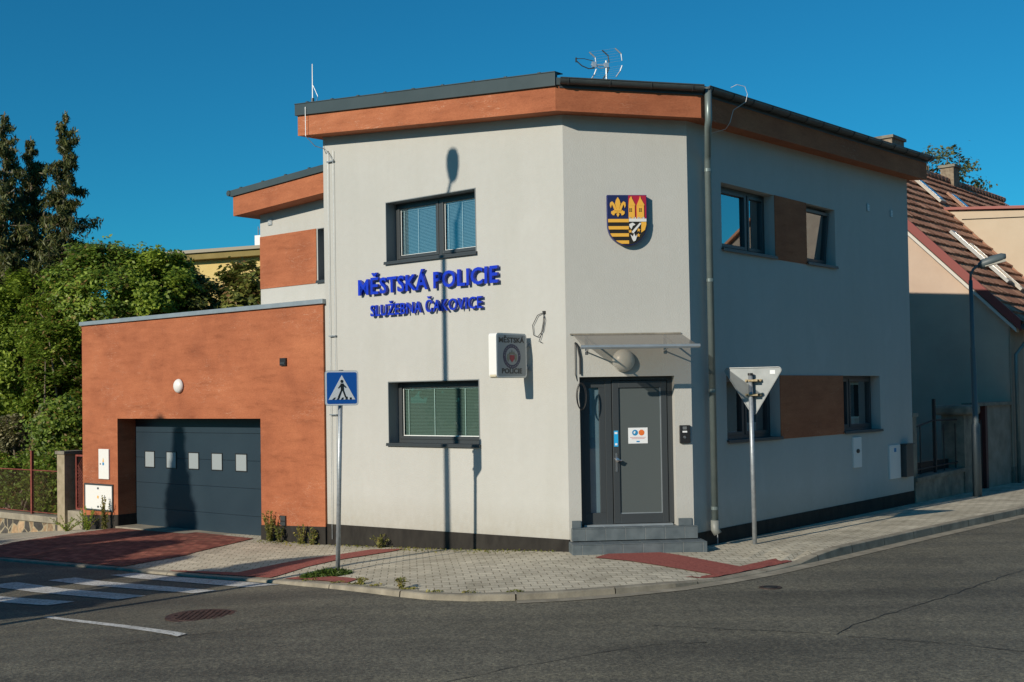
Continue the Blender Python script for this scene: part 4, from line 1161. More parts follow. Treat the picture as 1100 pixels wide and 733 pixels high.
# ------------------------------------------------------------------ traffic signs
def post_tube(base, top, r, par, name='post'):
    mb = MB(); mb.tube([base, top], r, 14); return part(mb, name, M['galv'], par, smooth=True)
px_, py_ = -2.54, 17.20
zb = P(px_, py_)
sg = thing('crossing_sign', 'blue square pedestrian crossing sign on a leaning galvanised post at the kerb', 'road sign', (px_, py_, zb))
top = Vector((px_ + .085, py_, zb + 2.88))
post_tube((px_, py_, zb - .1), top, .033, sg)
mb = MB(); mb.lathe(top, (0, 0, 1), [(0, .036), (.02, .034)], 14); part(mb, 'post_cap', M['anth'], sg)
SF = Frame((px_ + .095, py_ - .04), 28)
zc = zb + 2.64
mb = MB(); mb.plate(SF, rrect(-.25, .25, zc - .25, zc + .25, .04), .0, .012); pl = part(mb, 'plate', M['galv'], sg)
mb = MB(); mb.plate(SF, rrect(-.245, .245, zc - .245, zc + .245, .035), .012, .014); part(mb, 'white_border', M['signwhite'], sg)
mb = MB(); mb.plate(SF, rrect(-.225, .225, zc - .225, zc + .225, .025), .014, .016); part(mb, 'blue_field', M['signblue'], sg)
mb = MB(); mb.plate(SF, [(-.20, zc - .165), (.20, zc - .165), (0, zc + .185)], .016, .018); part(mb, 'white_triangle', M['signwhite'], sg)
mb = MB()
mb.plate(SF, ell(.0, zc + .095, .022, .024, 14), .018, .020)
mb.plate(SF, [(-.022, zc + .065), (.028, zc + .065), (.03, zc - .03), (-.018, zc - .03)], .018, .020)
mb.plate(SF, [(-.018, zc + .055), (-.06, zc + .0), (-.048, zc - .008), (-.012, zc + .03)], .018, .020)
mb.plate(SF, [(.026, zc + .055), (.07, zc + .01), (.058, zc + .0), (.02, zc + .03)], .018, .020)
mb.plate(SF, [(-.018, zc - .03), (.006, zc - .03), (-.035, zc - .135), (-.065, zc - .135), (-.06, zc - .12)], .018, .020)
mb.plate(SF, [(.004, zc - .03), (.03, zc - .03), (.062, zc - .12), (.085, zc - .125), (.08, zc - .137), (.045, zc - .137)], .018, .020)
part(mb, 'walking_figure', M['black'], sg)
mb = MB()
for k in range(5):
    a = -.15 + k * .066; mb.plate(SF, [(a, zc - .163), (a + .036, zc - .163), (a + .045 - .02 * (k - 2) * .4, zc - .135), (a + .018 - .02 * (k - 2) * .4, zc - .135)], .018, .0195)
part(mb, 'stripes', M['black'], sg)
for dz in (-.14, .14):
    mb = MB(); mb.box(SF, -.07, .07, -.085, 0, zc + dz - .015, zc + dz + .015); part(mb, 'clamp', M['galv'], sg)

px_, py_ = 3.69, 18.50
zb = P(px_, py_)
yg = thing('give_way_sign', 'triangular road sign seen from its grey back on a galvanised post', 'road sign', (px_, py_, zb))
top = Vector((px_ - .015, py_, zb + 2.60))
post_tube((px_, py_, zb - .1), top, .035, yg)
mb = MB(); mb.lathe(top, (0, 0, 1), [(0, .042), (.035, .040)], 14); part(mb, 'post_cap', M['black'], yg)
YF = Frame((px_ + .04, py_ + .06), -23)
zt2 = zb + 2.72
h_ = .74; w_ = .435
tri = []
for (cx2, cz2), a0 in (((-w_ + .045, zt2 - .045), 90), ((0, zt2 - h_ + .06), 210), ((w_ - .045, zt2 - .045), 330)):
    for k in range(6): a = R(a0 + 120 * k / 5); tri.append((cx2 + .045 * math.cos(a), cz2 + .045 * math.sin(a)))
sgb = mat_noisy('sign_back_metal', (.24, .26, .26), (.34, .36, .36), 3, .5, .05, 20, metal=.25)
mb = MB(); mb.plate(YF, tri[::-1], -.012, 0); part(mb, 'plate', sgb, yg)
mb = MB(); mb.tube([YF.pt(a, .006, b) for a, b in tri + tri[:1]], .009, 6); part(mb, 'rim', sgb, yg)
mb = MB(); mb.plate(YF, tri, -.018, -.0125); part(mb, 'face', M['crestred'], yg)
mb = MB(); mb.plate(YF, [(a * .66, zt2 - h_ * .40 + (b - (zt2 - h_ * .40)) * .66) for a, b in tri], -.021, -.0185); part(mb, 'face_centre', M['signwhite'], yg)
one_box(YF, (.26, .34, .001, .004, zt2 - .105, zt2 - .045), 'sticker', M['signwhite'], yg)
for dz in (-.20, -.42):
    mb = MB(); mb.box(YF, -.12, .14, .0, .03, zt2 + dz - .018, zt2 + dz + .018); mb.box(YF, -.05, .09, .03, .13, zt2 + dz - .015, zt2 + dz + .015)
    for b_ in (-.10, .12): mb.lathe(YF.pt(b_, .03, zt2 + dz), YF.o, [(0, .016), (.03, .016)], 8)
    part(mb, 'clamp', mat_noisy('tarnished_clamp', (.22, .17, .09), (.34, .28, .18), 30, .5, .1, 60, metal=.4), yg)

# ------------------------------------------------------------------ manhole and drain
def manhole(cx, cy, r, name, label, cat):
    z = RD(cx, cy)
    t = thing(name, label, cat, (cx, cy, z))
    mb = MB(); mb.lathe((cx, cy, z - .05), (0, 0, 1), [(0, r), (.056, r)], 40); mb2 = mb
    part(mb, 'frame', M['iron'], t)
    mb = MB(); mb.lathe((cx, cy, z), (0, 0, 1), [(0, r * .86), (.011, r * .86)], 40); part(mb, 'lid', M['iron'], t)
    mb = MB(); rr = random.Random(3)
    for i in range(-5, 6):
        for j in range(-5, 6):
            a, b = i * r * .15, j * r * .15
            if math.hypot(a, b) < r * .76: mb.box(Frame((cx + a, cy + b), 35), -r * .05, r * .05, -r * .05, r * .05, z + .011, z + .018)
    part(mb, 'lid_pattern', M['iron'], t)
manhole(-3.62, 13.92, .42, 'manhole_cover', 'round rusty manhole cover in the road near the white centre line', 'manhole cover')
t = thing('drain_cover', 'small dark oval drain cover in the road at the corner', 'drain cover', (3.18, 15.03, RD(3.2, 15)))
mb = MB(); mb.lathe((3.18, 15.03, RD(3.18, 15.03)), (0, 0, 1), [(0, .14), (.008, .14)], 24); part(mb, 'lid', M['iron'], t)
mb = MB(); mb.lathe((3.18, 15.03, RD(3.18, 15.03)), (0, 0, 1), [(0, .09), (.014, .088)], 24); part(mb, 'lid_centre', M['crack'], t)

# ------------------------------------------------------------------ neighbouring house on the right
GS = 14.9
HF = Frame(Rf.pt(GS, 0, 0), -40)      # gable wall: s negative to the left, o towards the camera
HR = Frame(Rf.pt(GS, 0, 0), 50)       # street facade
beige = mat_noisy('beige_render', (.45, .34, .26), (.50, .385, .295), 1.3, .92, .25, 60)
EAVE, RIDGE_W, HL = 4.02, 5.1, 15.5
NH = thing('neighbour_house', 'beige house with red tiled roof, dormer and gable beyond the police building', 'house', HR.pt(4, -4, 0))
mb = MB()
W2 = RIDGE_W * 2
mb.quad(HF.pt(-W2, 0, -1), HF.pt(0, 0, -1), HF.pt(0, 0, EAVE), HF.pt(-W2, 0, EAVE))
mb.quad(HF.pt(-W2, 0, EAVE), HF.pt(0, 0, EAVE), HF.pt(-RIDGE_W, 0, EAVE + RIDGE_W))
mb.quad(HF.pt(-W2, -HL, -1), HF.pt(-W2, -HL, EAVE), HF.pt(0, -HL, EAVE), HF.pt(0, -HL, -1))
mb.quad(HF.pt(-W2, -HL, EAVE), HF.pt(-RIDGE_W, -HL, EAVE + RIDGE_W), HF.pt(0, -HL, EAVE))
mb.quad(HF.pt(0, 0, -1), HF.pt(0, -HL, -1), HF.pt(0, -HL, EAVE), HF.pt(0, 0, EAVE))
mb.quad(HF.pt(-W2, 0, -1), HF.pt(-W2, 0, EAVE), HF.pt(-W2, -HL, EAVE), HF.pt(-W2, -HL, -1))
part(mb, 'wall', beige, NH)
one_box(HF, (-3, .02, -.1, .02, -1, .15), 'plinth', M['conc_dark'], NH)
one_box(HR, (0, HL, -.1, .03, -1, .25), 'plinth', M['conc_dark'], NH)
one_box(HR, (0.0, 1.0, -.02, .02, .25, 3.9), 'corner_shade', mat_noisy('shade_brown_render', (.30, .25, .19), (.36, .30, .23), 2, .92, .2, 60), NH)  # darker brown strip, shade of the street side put into its colour
# stepped tile rows
def mat_tile():
    m, nt, b = new_mat('clay_roof_tile')
    g = nt.nodes.new('ShaderNodeNewGeometry')
    c = ramp(nt, g.outputs['Random Per Island'], [(0, (.24, .105, .06)), (.5, (.33, .155, .09)), (1, (.44, .24, .15))])
    c = mixc(nt, 1, c, ramp(nt, noise(nt, geo_pos(nt), 2.2, 5), [(.3, (.75, .75, .75)), (.7, (1.2, 1.2, 1.2))]), 'MULTIPLY')
    nt.links.new(c, b.inputs['Base Color']); b.inputs['Roughness'].default_value = .85
    add_bump(nt, b, 30, .3)
    return m
M['rooftile'] = mat_tile()
def tiled_slope(name, F, e_s, e_z, r_s, r_z, l0, l1, par, rows, tw=.24):
    """slope from eave (e_s,e_z) to ridge (r_s,r_z) in F's (s,z) plane; runs along -o from l0 to l1"""
    mb = MB(); rr = random.Random(5)
    nrm = Vector((r_z - e_z, -(r_s - e_s))).normalized()
    if nrm.y < 0: nrm = -nrm
    for k in range(rows):
        t0, t1 = k / rows, (k + 1) / rows + .12 / rows
        a = (e_s + (r_s - e_s) * t0, e_z + (r_z - e_z) * t0); b = (e_s + (r_s - e_s) * min(t1, 1), e_z + (r_z - e_z) * min(t1, 1))
        x = l0
        while x < l1 - .02:
            x2 = min(x + tw, l1); j = rr.uniform(-.006, .012); j2 = rr.uniform(-.008, .008)
            lift = .085 + j
            p = [F.pt(a[0] + nrm.x * lift, -x - .005, a[1] + nrm.y * lift + j2), F.pt(a[0] + nrm.x * lift, -x2 + .005, a[1] + nrm.y * lift + j2), F.pt(b[0] + nrm.x * .02, -x2 + .005, b[1] + nrm.y * .02), F.pt(b[0] + nrm.x * .02, -x - .005, b[1] + nrm.y * .02)]
            q = [F.pt(a[0] - nrm.x * .01, -x - .005, a[1] - nrm.y * .01), F.pt(a[0] - nrm.x * .01, -x2 + .005, a[1] - nrm.y * .01)]
            xm = (x + x2) / 2
            pm = F.pt(a[0] + nrm.x * (lift + .018), -xm, a[1] + nrm.y * (lift + .018) + j2); pmb = F.pt(b[0] + nrm.x * .038, -xm, b[1] + nrm.y * .038)
            n0 = len(mb.v)
            mb.v += [tuple(v) for v in (p[0], pm, p[1], p[2], pmb, p[3], q[0], q[1])]
            for f in ((0, 1, 4, 5), (1, 2, 3, 4), (6, 7, 2, 1, 0)): mb.f.append(tuple(n0 + i for i in f)); mb.mi.append(0)
            x = x2
    return part(mb, name, M['rooftile'], par)
ev = .35
tiled_slope('roof', HF, ev, EAVE - ev + .06, -RIDGE_W, EAVE + RIDGE_W + .06, -.22, HL + .2, NH, 20)
mb = MB()   # rear slope and under-layer
mb.quad(HF.pt(-W2 - ev, .22, EAVE - ev), HF.pt(-RIDGE_W, .22, EAVE + RIDGE_W + .05), HF.pt(-RIDGE_W, -HL - .2, EAVE + RIDGE_W + .05), HF.pt(-W2 - ev, -HL - .2, EAVE - ev))
mb.quad(HF.pt(ev, .22, EAVE - ev), HF.pt(-RIDGE_W, .22, EAVE + RIDGE_W), HF.pt(-RIDGE_W, -HL - .2, EAVE + RIDGE_W), HF.pt(ev, -HL - .2, EAVE - ev))
part(mb, 'roof_underlay', M['rooftile'], NH)
mb = MB(); x = -.25
while x < HL + .2:
    mb.tube([HF.pt(-RIDGE_W, -x, EAVE + RIDGE_W + .10), HF.pt(-RIDGE_W, -x - .36, EAVE + RIDGE_W + .16)], [.13, .11], 8); x += .33
part(mb, 'ridge_tiles', M['rooftile'], NH)
# verge boards
mb = MB()
VE = [HF.pt(ev, .24, EAVE - ev), HF.pt(-RIDGE_W, .24, EAVE + RIDGE_W)]
for side, sg_ in ((0, 1),):
    a, b = VE
    mb.poly([a + Vector((0, 0, -.10)), b + Vector((0, 0, -.10)), b + Vector((0, 0, .18)), a + Vector((0, 0, .18)), a - HF.o * .05 + Vector((0, 0, -.10)), b - HF.o * .05 + Vector((0, 0, -.10)), b - HF.o * .05 + Vector((0, 0, .18)), a - HF.o * .05 + Vector((0, 0, .18))],
            [(0, 1, 2, 3), (4, 7, 6, 5), (0, 4, 5, 1), (3, 2, 6, 7), (0, 3, 7, 4), (1, 5, 6, 2)])
part(mb, 'verge_board', plain('dull_red_board', (.20, .038, .03), .6), NH)
mb = MB()
a, b = HF.pt(ev - .12, .19, EAVE - ev - .02), HF.pt(-RIDGE_W, .19, EAVE + RIDGE_W - .16)
mb.poly([a + Vector((0, 0, -.10)), b + Vector((0, 0, -.10)), b, a, a - HF.o * .19 + Vector((0, 0, -.10)), b - HF.o * .19 + Vector((0, 0, -.10)), b - HF.o * .19, a - HF.o * .19],
        [(0, 1, 2, 3), (4, 7, 6, 5), (0, 4, 5, 1), (3, 2, 6, 7), (0, 3, 7, 4), (1, 5, 6, 2)])
part(mb, 'white_verge_trim', plain('white_trim', (.55, .52, .46), .7), NH)
# dormer: cheek facing the camera
DQ = 5.2; DFm = HF.moved(0, -DQ)
dz0, dz1 = 6.35, 7.55
cheek = mat_noisy('dormer_render', (.47, .38, .275), (.51, .42, .31), 1.3, .92, .2, 60)
mb = MB()
dl = 7.5
s_hi = -(dz1 + .35 - EAVE); 
mb.poly([DFm.pt(-3.45, 0, 7.52), DFm.pt(.0, 0, 4.0), DFm.pt(.0, 0, 7.18), DFm.pt(-3.45, -dl, 7.52), DFm.pt(.0, -dl, 4.0), DFm.pt(.0, -dl, 7.18)],
        [(0, 1, 2), (3, 5, 4), (1, 4, 5, 2), (0, 2, 5, 3)])
dm = part(mb, 'dormer', cheek, NH)
mb = MB(); mb.box(DFm, -3.75, .3, -dl, .12, 7.56, 7.64, z0b=7.20, z1b=7.28); part(mb, 'dormer_roof', plain('red_sheet', (.25, .06, .045), .5), dm)
mb = MB(); mb.tube([DFm.pt(-2.9, .012, 7.2), DFm.pt(-.1, .012, 7.02)], .012, 5); part(mb, 'dormer_cable', M['black'], dm)
mb = MB(); mb.tube([DFm.pt(-3.55, .06, 7.70), DFm.pt(0, .06, 4.12)], .05, 6); part(mb, 'dormer_flashing', M['rooftile'], dm)
# gutter and downpipe
mb = MB(); mb.tube([HR.pt(-.25, ev + .08, EAVE - ev), HR.pt(HL, ev + .08, EAVE - ev)], .075, 10); part(mb, 'gutter', M['gutter'], NH)
mb = MB(); mb.tube([HR.pt(.3, ev + .05, EAVE - ev - .02), HR.pt(.28, ev, EAVE - ev - .3), HR.pt(.1, .12, EAVE - ev - .65), HR.pt(.1, .12, -.15)], .05, 10); part(mb, 'downpipe', M['pipe'], NH, smooth=True)
# roof windows
def slope_pt(s_, q, lift): return HF.pt(s_ + lift * .707, -q, EAVE - s_ + .707 * lift + .02)
def roof_window(s_, q, ln, wd, name, label, m_):
    mb = MB(); a = slope_pt(s_, q, .12); b = slope_pt(s_ + ln, q, .12)
    v = []
    for lift in (.14, .22):
        v += [slope_pt(s_, q, lift), slope_pt(s_ + ln, q, lift), slope_pt(s_ + ln, q + wd, lift), slope_pt(s_, q + wd, lift)]
    mb.poly(v, [(0, 1, 2, 3), (4, 7, 6, 5), (0, 4, 5, 1), (1, 5, 6, 2), (2, 6, 7, 3), (3, 7, 4, 0)])
    w = part(mb, name, m_, NH, label)
    mb = MB(); v = []
    for lift in (.222, .228):
        v += [slope_pt(s_ + .08, q + .08, lift), slope_pt(s_ + ln - .08, q + .08, lift), slope_pt(s_ + ln - .08, q + wd - .08, lift), slope_pt(s_ + .08, q + wd - .08, lift)]
    mb.poly(v, [(0, 1, 2, 3), (4, 7, 6, 5), (0, 4, 5, 1), (1, 5, 6, 2), (2, 6, 7, 3), (3, 7, 4, 0)])
    part(mb, 'pane', M['glassdark'], w)
lightframe = plain('weathered_window_frame', (.42, .38, .32), .5)
roof_window(-4.45, 5.2, .8, .45, 'roof_window', None, lightframe)
roof_window(-4.25, 7.4, .7, .5, 'roof_window', None, plain('tile_coloured_hatch', (.30, .16, .10), .6))
roof_window(-2.35, 2.3, 1.5, .32, 'roof_window', 'long pale roof window near the verge', plain('pale_metal_frame', (.36, .36, .34), .4))
roof_window(-2.0, 2.75, 1.35, .2, 'roof_window', 'long pale roof window near the verge', lightframe)
# chimneys
brick = mat_paver('chimney_brick', (.24, .17, .11), (.30, .22, .15), (.2, .18, .15), 0, .2, .1)
brick = mat_noisy('chimney_masonry', (.16, .12, .085), (.30, .24, .17), 9, .9, .8, 30)
def chimney(cx, cy, w, d, z0, z1, ang=50, label=None):
    F = Frame((cx, cy), ang)
    mb = MB(); mb.box(F, -w / 2, w / 2, -d / 2, d / 2, z0, z1); c = part(mb, 'chimney', brick, NH, label)
    mb = MB(); mb.box(F, -w / 2 - .06, w / 2 + .06, -d / 2 - .06, d / 2 + .06, z1, z1 + .09); part(mb, 'chimney_cap', M['conc_dark'], c)
c_ = HF.pt(-RIDGE_W - .3, -6.1, 0); chimney(c_.x, c_.y, .95, .5, 8.5, 10.05)
c_ = HF.pt(-RIDGE_W, -10.4, 0); chimney(c_.x, c_.y, .5, .45, 8.8, 9.72)

# ------------------------------------------------------------------ boundary wall between the two houses (right)
WR = thing('boundary_wall', 'low concrete wall with rusty railing between the police building and the house', 'wall', Rf.pt(10, .1, 0))
mb = MB(); mb.box(Rf, 8.62, 12.2, -.25, .03, -.5, .28, z1b=.36); part(mb, 'base_wall', M['conc_dark'], WR)
mb = MB(); mb.box(Rf, 8.62, 12.2, -.28, .07, .28, .36, z0b=.36, z1b=.44); part(mb, 'coping', M['conc_dark'], WR)
mb = MB(); mb.box(Rf, 8.64, 8.86, -.24, -.02, .3, 1.62); mb.box(Rf, 8.61, 8.89, -.27, .01, 1.62, 1.70); part(mb, 'end_pier', M['conc_dark'], WR)
darkiron = plain('dark_rusty_iron', (.03, .022, .02), .7)
for a in (9.25, 10.6, 11.3):
    mb = MB(); mb.tube([Rf.pt(a, -.1, .4), Rf.pt(a, -.1, 1.42)], .012, 6); part(mb, 'railing_bar', darkiron, WR)
mb = MB(); mb.box(Rf, 10.03, 10.09, -.13, -.07, .38, 1.98); part(mb, 'railing_post', darkiron, WR)
mb = MB(); mb.tube([Rf.pt(8.85, -.1, 1.38), Rf.pt(10.0, -.1, 1.52), Rf.pt(11.4, -.1, 1.50)], .018, 6); mb.tube([Rf.pt(8.85, -.1, .5), Rf.pt(11.4, -.1, .55)], .018, 6)
part(mb, 'rail', darkiron, WR)
mb = MB(); mb.box(Rf, 8.9, 11.4, -.32, -.3, .35, .62); part(mb, 'lower_board', M['black'], WR)
GP = thing('gate_pier', 'stone gate pier with a heavy rounded cap beside the street lamp', 'pier', Rf.pt(11.75, 0, 0))
mb = MB(); mb.box(Rf, 11.42, 12.05, -.45, .06, -.4, 1.62); part(mb, 'pier', M['conc_dark'], GP)
mb = MB(); mb.box(Rf, 11.28, 12.2, -.58, .18, 1.60, 1.82); part(mb, 'cap', M['conc_dark'], GP, bevel=.06)
pg = thing('garden_gate', 'narrow dark red gate post and gate between pier and house', 'gate', Rf.pt(12.7, 0, 0))
mb = MB(); mb.box(Rf, 12.18, 12.55, -.3, .0, -.4, 1.5); part(mb, 'pale_pier', M['concrete'], pg)
mb = MB(); mb.box(Rf, 12.95, 13.1, -.12, .02, -.35, 1.78); part(mb, 'gate_post', plain('dark_red_iron', (.07, .015, .014), .6), pg)
mb = MB(); mb.box(Rf, 12.55, 12.95, -.1, -.06, -.2, 1.45); part(mb, 'gate_leaf', darkiron, pg)
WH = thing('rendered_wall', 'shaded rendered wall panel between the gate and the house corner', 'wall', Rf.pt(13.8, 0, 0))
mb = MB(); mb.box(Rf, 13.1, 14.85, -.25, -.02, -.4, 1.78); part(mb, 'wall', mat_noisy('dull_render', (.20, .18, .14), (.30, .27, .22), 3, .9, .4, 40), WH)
mb = MB(); mb.box(Rf, 12.3, 14.85, -.3, .05, 1.78, 1.86); part(mb, 'coping', M['conc_dark'], WH)

# street lamp on the right
lx, ly = 10.06, 26.10
lz = P(lx, ly)
sl_ = thing('street_lamp', 'grey street lamp with a curved arm in front of the neighbouring gable', 'street lamp', (lx, ly, lz))
lampm = plain('lamp_grey', (.085, .11, .118), .5)
SLF = Frame((lx, ly), -12)
mb = MB(); mb.tube([(lx, ly, lz - .1), (lx, ly, lz + 1.55), (lx, ly, lz + 1.6), (lx - .02, ly, lz + 3.2), (lx - .02, ly, lz + 3.25), (lx - .03, ly, lz + 4.7)] , [.095, .09, .06, .055, .045, .042], 12)
p0 = Vector((lx - .03, ly, lz + 4.7))
mb.tube([p0, p0 + Vector((.01, 0, .14)), p0 + SLF.d * .07 + Vector((0, 0, .25)), p0 + SLF.d * .14 + Vector((0, 0, .30)), p0 + SLF.d * .22 + Vector((0, 0, .33))], .03, 8)
part(mb, 'pole', lampm, sl_, smooth=True)
hd = p0 + SLF.d * .44 + Vector((0, 0, .40))
HD = Frame(hd, -12)
mb = MB()
prof = [(-.28, .05, -.05, .04), (-.2, .12, -.11, .10), (.0, .14, -.09, .12), (.2, .13, -.07, .12), (.29, .07, -.03, .08)]
rings = []
for s_, w_, zl, zh in prof:
    rings.append([HD.pt(s_, w_ * math.cos(a), hd.z + (zh if math.sin(a) > 0 else -zl) * math.sin(a) + s_ * .25) for a in np.linspace(0, 2 * math.pi, 13)[:-1]])
v = [q for r_ in rings for q in r_]
f = [(i * 12 + k, i * 12 + (k + 1) % 12, (i + 1) * 12 + (k + 1) % 12, (i + 1) * 12 + k) for i in range(4) for k in range(12)] + [tuple(range(11, -1, -1)), tuple(range(48, 60))]
mb.poly(v, f); part(mb, 'lamp_head', lampm, sl_, smooth=True)
mb = MB(); mb.plate(Frame(hd, -12), [(-.15, hd.z - .12), (.28, hd.z - .02), (.26, hd.z + .03), (-.15, hd.z - .06)], -.1, .1); part(mb, 'lens', plain('lamp_lens', (.4, .38, .32), .3), sl_)

# ------------------------------------------------------------------ fence on the left
LF = L.moved(-13.55, 0)
stone = None
def mat_stone():
    m, nt, b = new_mat('rubble_stone')
    v = geo_pos(nt)
    vo = nt.nodes.new('ShaderNodeTexVoronoi'); vo.feature = 'DISTANCE_TO_EDGE'; vo.inputs['Scale'].default_value = 3.6; nt.links.new(v, vo.inputs['Vector'])
    vc = nt.nodes.new('ShaderNodeTexVoronoi'); vc.inputs['Scale'].default_value = 3.6; nt.links.new(v, vc.inputs['Vector'])
    sep = nt.nodes.new('ShaderNodeSeparateColor'); nt.links.new(vc.outputs['Color'], sep.inputs[0])
    c = ramp(nt, sep.outputs[0], [(.0, (.035, .034, .032)), (.6, (.08, .072, .06)), (.84, (.30, .20, .11)), (1, (.40, .28, .17))])
    mo = ramp(nt, vo.outputs['Distance'], [(.03, (1, 1, 1)), (.06, (0, 0, 0))])
    c = mixc(nt, mo, c, (.28, .24, .16)); c = mixc(nt, 1, c, ramp(nt, noise(nt, v, 14, 5), [(.3, (.7, .7, .7)), (.7, (1.3, 1.3, 1.3))]), 'MULTIPLY')
    nt.links.new(c, b.inputs['Base Color']); b.inputs['Roughness'].default_value = .9
    add_bump(nt, b, 1, .9, fac=vo.outputs['Distance'], dist=.06)
    return m
FW = thing('garden_fence', 'low rubble stone wall carrying a rusty mesh fence with red posts left of the garage', 'fence', LF.pt(-3, 0, -.8))
one_box(LF, (-14, -1.1, -.3, 0, -2.2, -.56), 'stone_wall', mat_stone(), FW)
mb = MB(); mb.box(LF, -14, -1.1, -.33, .05, -.56, -.41); part(mb, 'coping', M['concrete'], FW, bevel=.01)
for k in range(6):
    s_ = -2.5 - k * 2.3
    mb = MB(); mb.box(LF, s_ - .03, s_ + .03, -.16, -.10, -.45, 1.08 if k == 0 else 1.0); part(mb, 'post', M['rust'], FW)
mb = MB(); mb.tube([LF.pt(-14, -.13, .62), LF.pt(-1.1, -.13, .62)], .012, 5); mb.tube([LF.pt(-14, -.13, -.36), LF.pt(-1.1, -.13, -.36)], .010, 5)
part(mb, 'rail', M['rust'], FW)
mb = MB(); s_ = -14
wire = plain('rusty_wire', (.10, .055, .03), .7)
while s_ < -1.1:
    for dx in (.98, -.98):
        a, b = s_, s_ + dx
        if -14 <= min(a, b) and max(a, b) <= -1.1: mb.tube([LF.pt(a, -.13, -.36), LF.pt(b, -.13, .62)], .0028, 3, cap=False)
    s_ += .075
part(mb, 'wire_mesh', wire, FW)
gp = thing('gate_pillar', 'grey concrete block pillar between the mesh fence and the lattice gate', 'pillar', LF.pt(-.95, 0, -.8))
mb = MB(); mb.box(LF, -1.1, -.78, -.45, .02, -2, 1.03); part(mb, 'pillar', mat_noisy('pillar_concrete', (.24, .20, .13), (.36, .30, .21), 7, .9, .6, 40), gp)
mb = MB(); mb.box(LF, -1.14, -.74, -.49, .05, 1.03, 1.10); part(mb, 'cap', M['conc_dark'], gp)
lg = thing('lattice_gate', 'narrow rusty red lattice gate beside the garage corner', 'gate', LF.pt(-.3, 0, -.6))
mb = MB()
for p_ in ((-.62, -.58, -.22, 1.02), (-.04, .0, -.22, 1.02), (-.58, -.04, .98, 1.02), (-.58, -.04, -.22, -.18)): mb.box(LF, p_[0], p_[1], -.2, -.16, p_[2], p_[3])
part(mb, 'frame', M['rust'], lg)
mb = MB()
for k in range(-12, 14):
    for sg_ in (1, -1):
        a = -.58 + k * .075
        pts = [(a + sg_ * t, -.18 + t) for t in np.linspace(0, 1.16, 30)]
        pts = [p_ for p_ in pts if -.58 <= p_[0] <= -.04]
        if len(pts) > 1: mb.tube([LF.pt(pts[0][0], -.18 + .004 * sg_, pts[0][1]), LF.pt(pts[-1][0], -.18 + .004 * sg_, pts[-1][1])], .006, 4)
part(mb, 'lattice', M['rust'], lg)
mb = MB(); mb.box(LF, -.78, .0, -.4, -.05, -2, -.24); part(mb, 'sill_block', M['concrete'], lg)

# ------------------------------------------------------------------ foliage
def leaf_mesh(name, pos, size, mat, parent=None, centre=None, elong=1.6, hang=0):
    n = len(pos)
    a = rng.normal(size=(n, 3)); a[:, 2] = a[:, 2] * .6 - hang
    a /= np.linalg.norm(a, axis=1)[:, None]
    b = rng.normal(size=(n, 3)); b -= (b * a).sum(1)[:, None] * a; b /= np.linalg.norm(b, axis=1)[:, None]
    if centre is not None:      # leaves turn their faces outwards and up
        nn = pos - np.array(centre); nn /= np.linalg.norm(nn, axis=1)[:, None] + 1e-6
        nn = nn * .9 + np.array([0, 0, .55]) + rng.normal(size=(n, 3)) * .55; nn /= np.linalg.norm(nn, axis=1)[:, None]
        a = a - (a * nn).sum(1)[:, None] * nn; a /= np.linalg.norm(a, axis=1)[:, None]; b = np.cross(nn, a)
    sz = size * rng.uniform(.6, 1.3, n)[:, None]
    A = a * sz * elong / 2; Bv = b * sz / 2
    off = np.array(root_loc(parent))
    p = pos - off
    v = np.stack([p - A, p + Bv * .9 - A * .1, p + A, p - Bv * .9 - A * .1], 1).reshape(-1, 3)
    me = bpy.data.meshes.new(name)
    me.vertices.add(4 * n); me.vertices.foreach_set('co', v.astype(np.float32).ravel())
    me.loops.add(4 * n); me.loops.foreach_set('vertex_index', np.arange(4 * n, dtype=np.int32))
    me.polygons.add(n); me.polygons.foreach_set('loop_start', np.arange(0, 4 * n, 4, dtype=np.int32)); me.polygons.foreach_set('loop_total', np.full(n, 4, np.int32))
    me.update(calc_edges=True); me.materials.append(mat)
    o = bpy.data.objects.new(name, me); scene.collection.objects.link(o)
    if parent: o.parent = parent
    return o
M['leaf'] = mat_leaf('leaf_green', (.08, .15, .02), (.31, .42, .065), .4, (.26, .17, .06))
M['leafy'] = mat_leaf('leaf_yellow_green', (.12, .20, .02), (.38, .48, .07), .4)
M['leafd'] = mat_leaf('leaf_dark_green', (.075, .095, .022), (.26, .28, .07), .35, (.22, .13, .06))
M['blossom'] = mat_leaf('creamy_leaf', (.14, .14, .07), (.48, .45, .30), .3)
M['needle'] = mat_leaf('spruce_needles', (.03, .042, .016), (.15, .165, .05), .2, (.14, .10, .045))
M['birch'] = mat_leaf('birch_leaf', (.12, .14, .06), (.28, .29, .14), .45)
M['bark'] = mat_noisy('bark', (.10, .08, .055), (.24, .19, .14), 12, .95, .8, 40)
M['barkd'] = mat_noisy('pale_dead_bark', (.16, .14, .11), (.28, .25, .2), 12, .95, .6, 40)

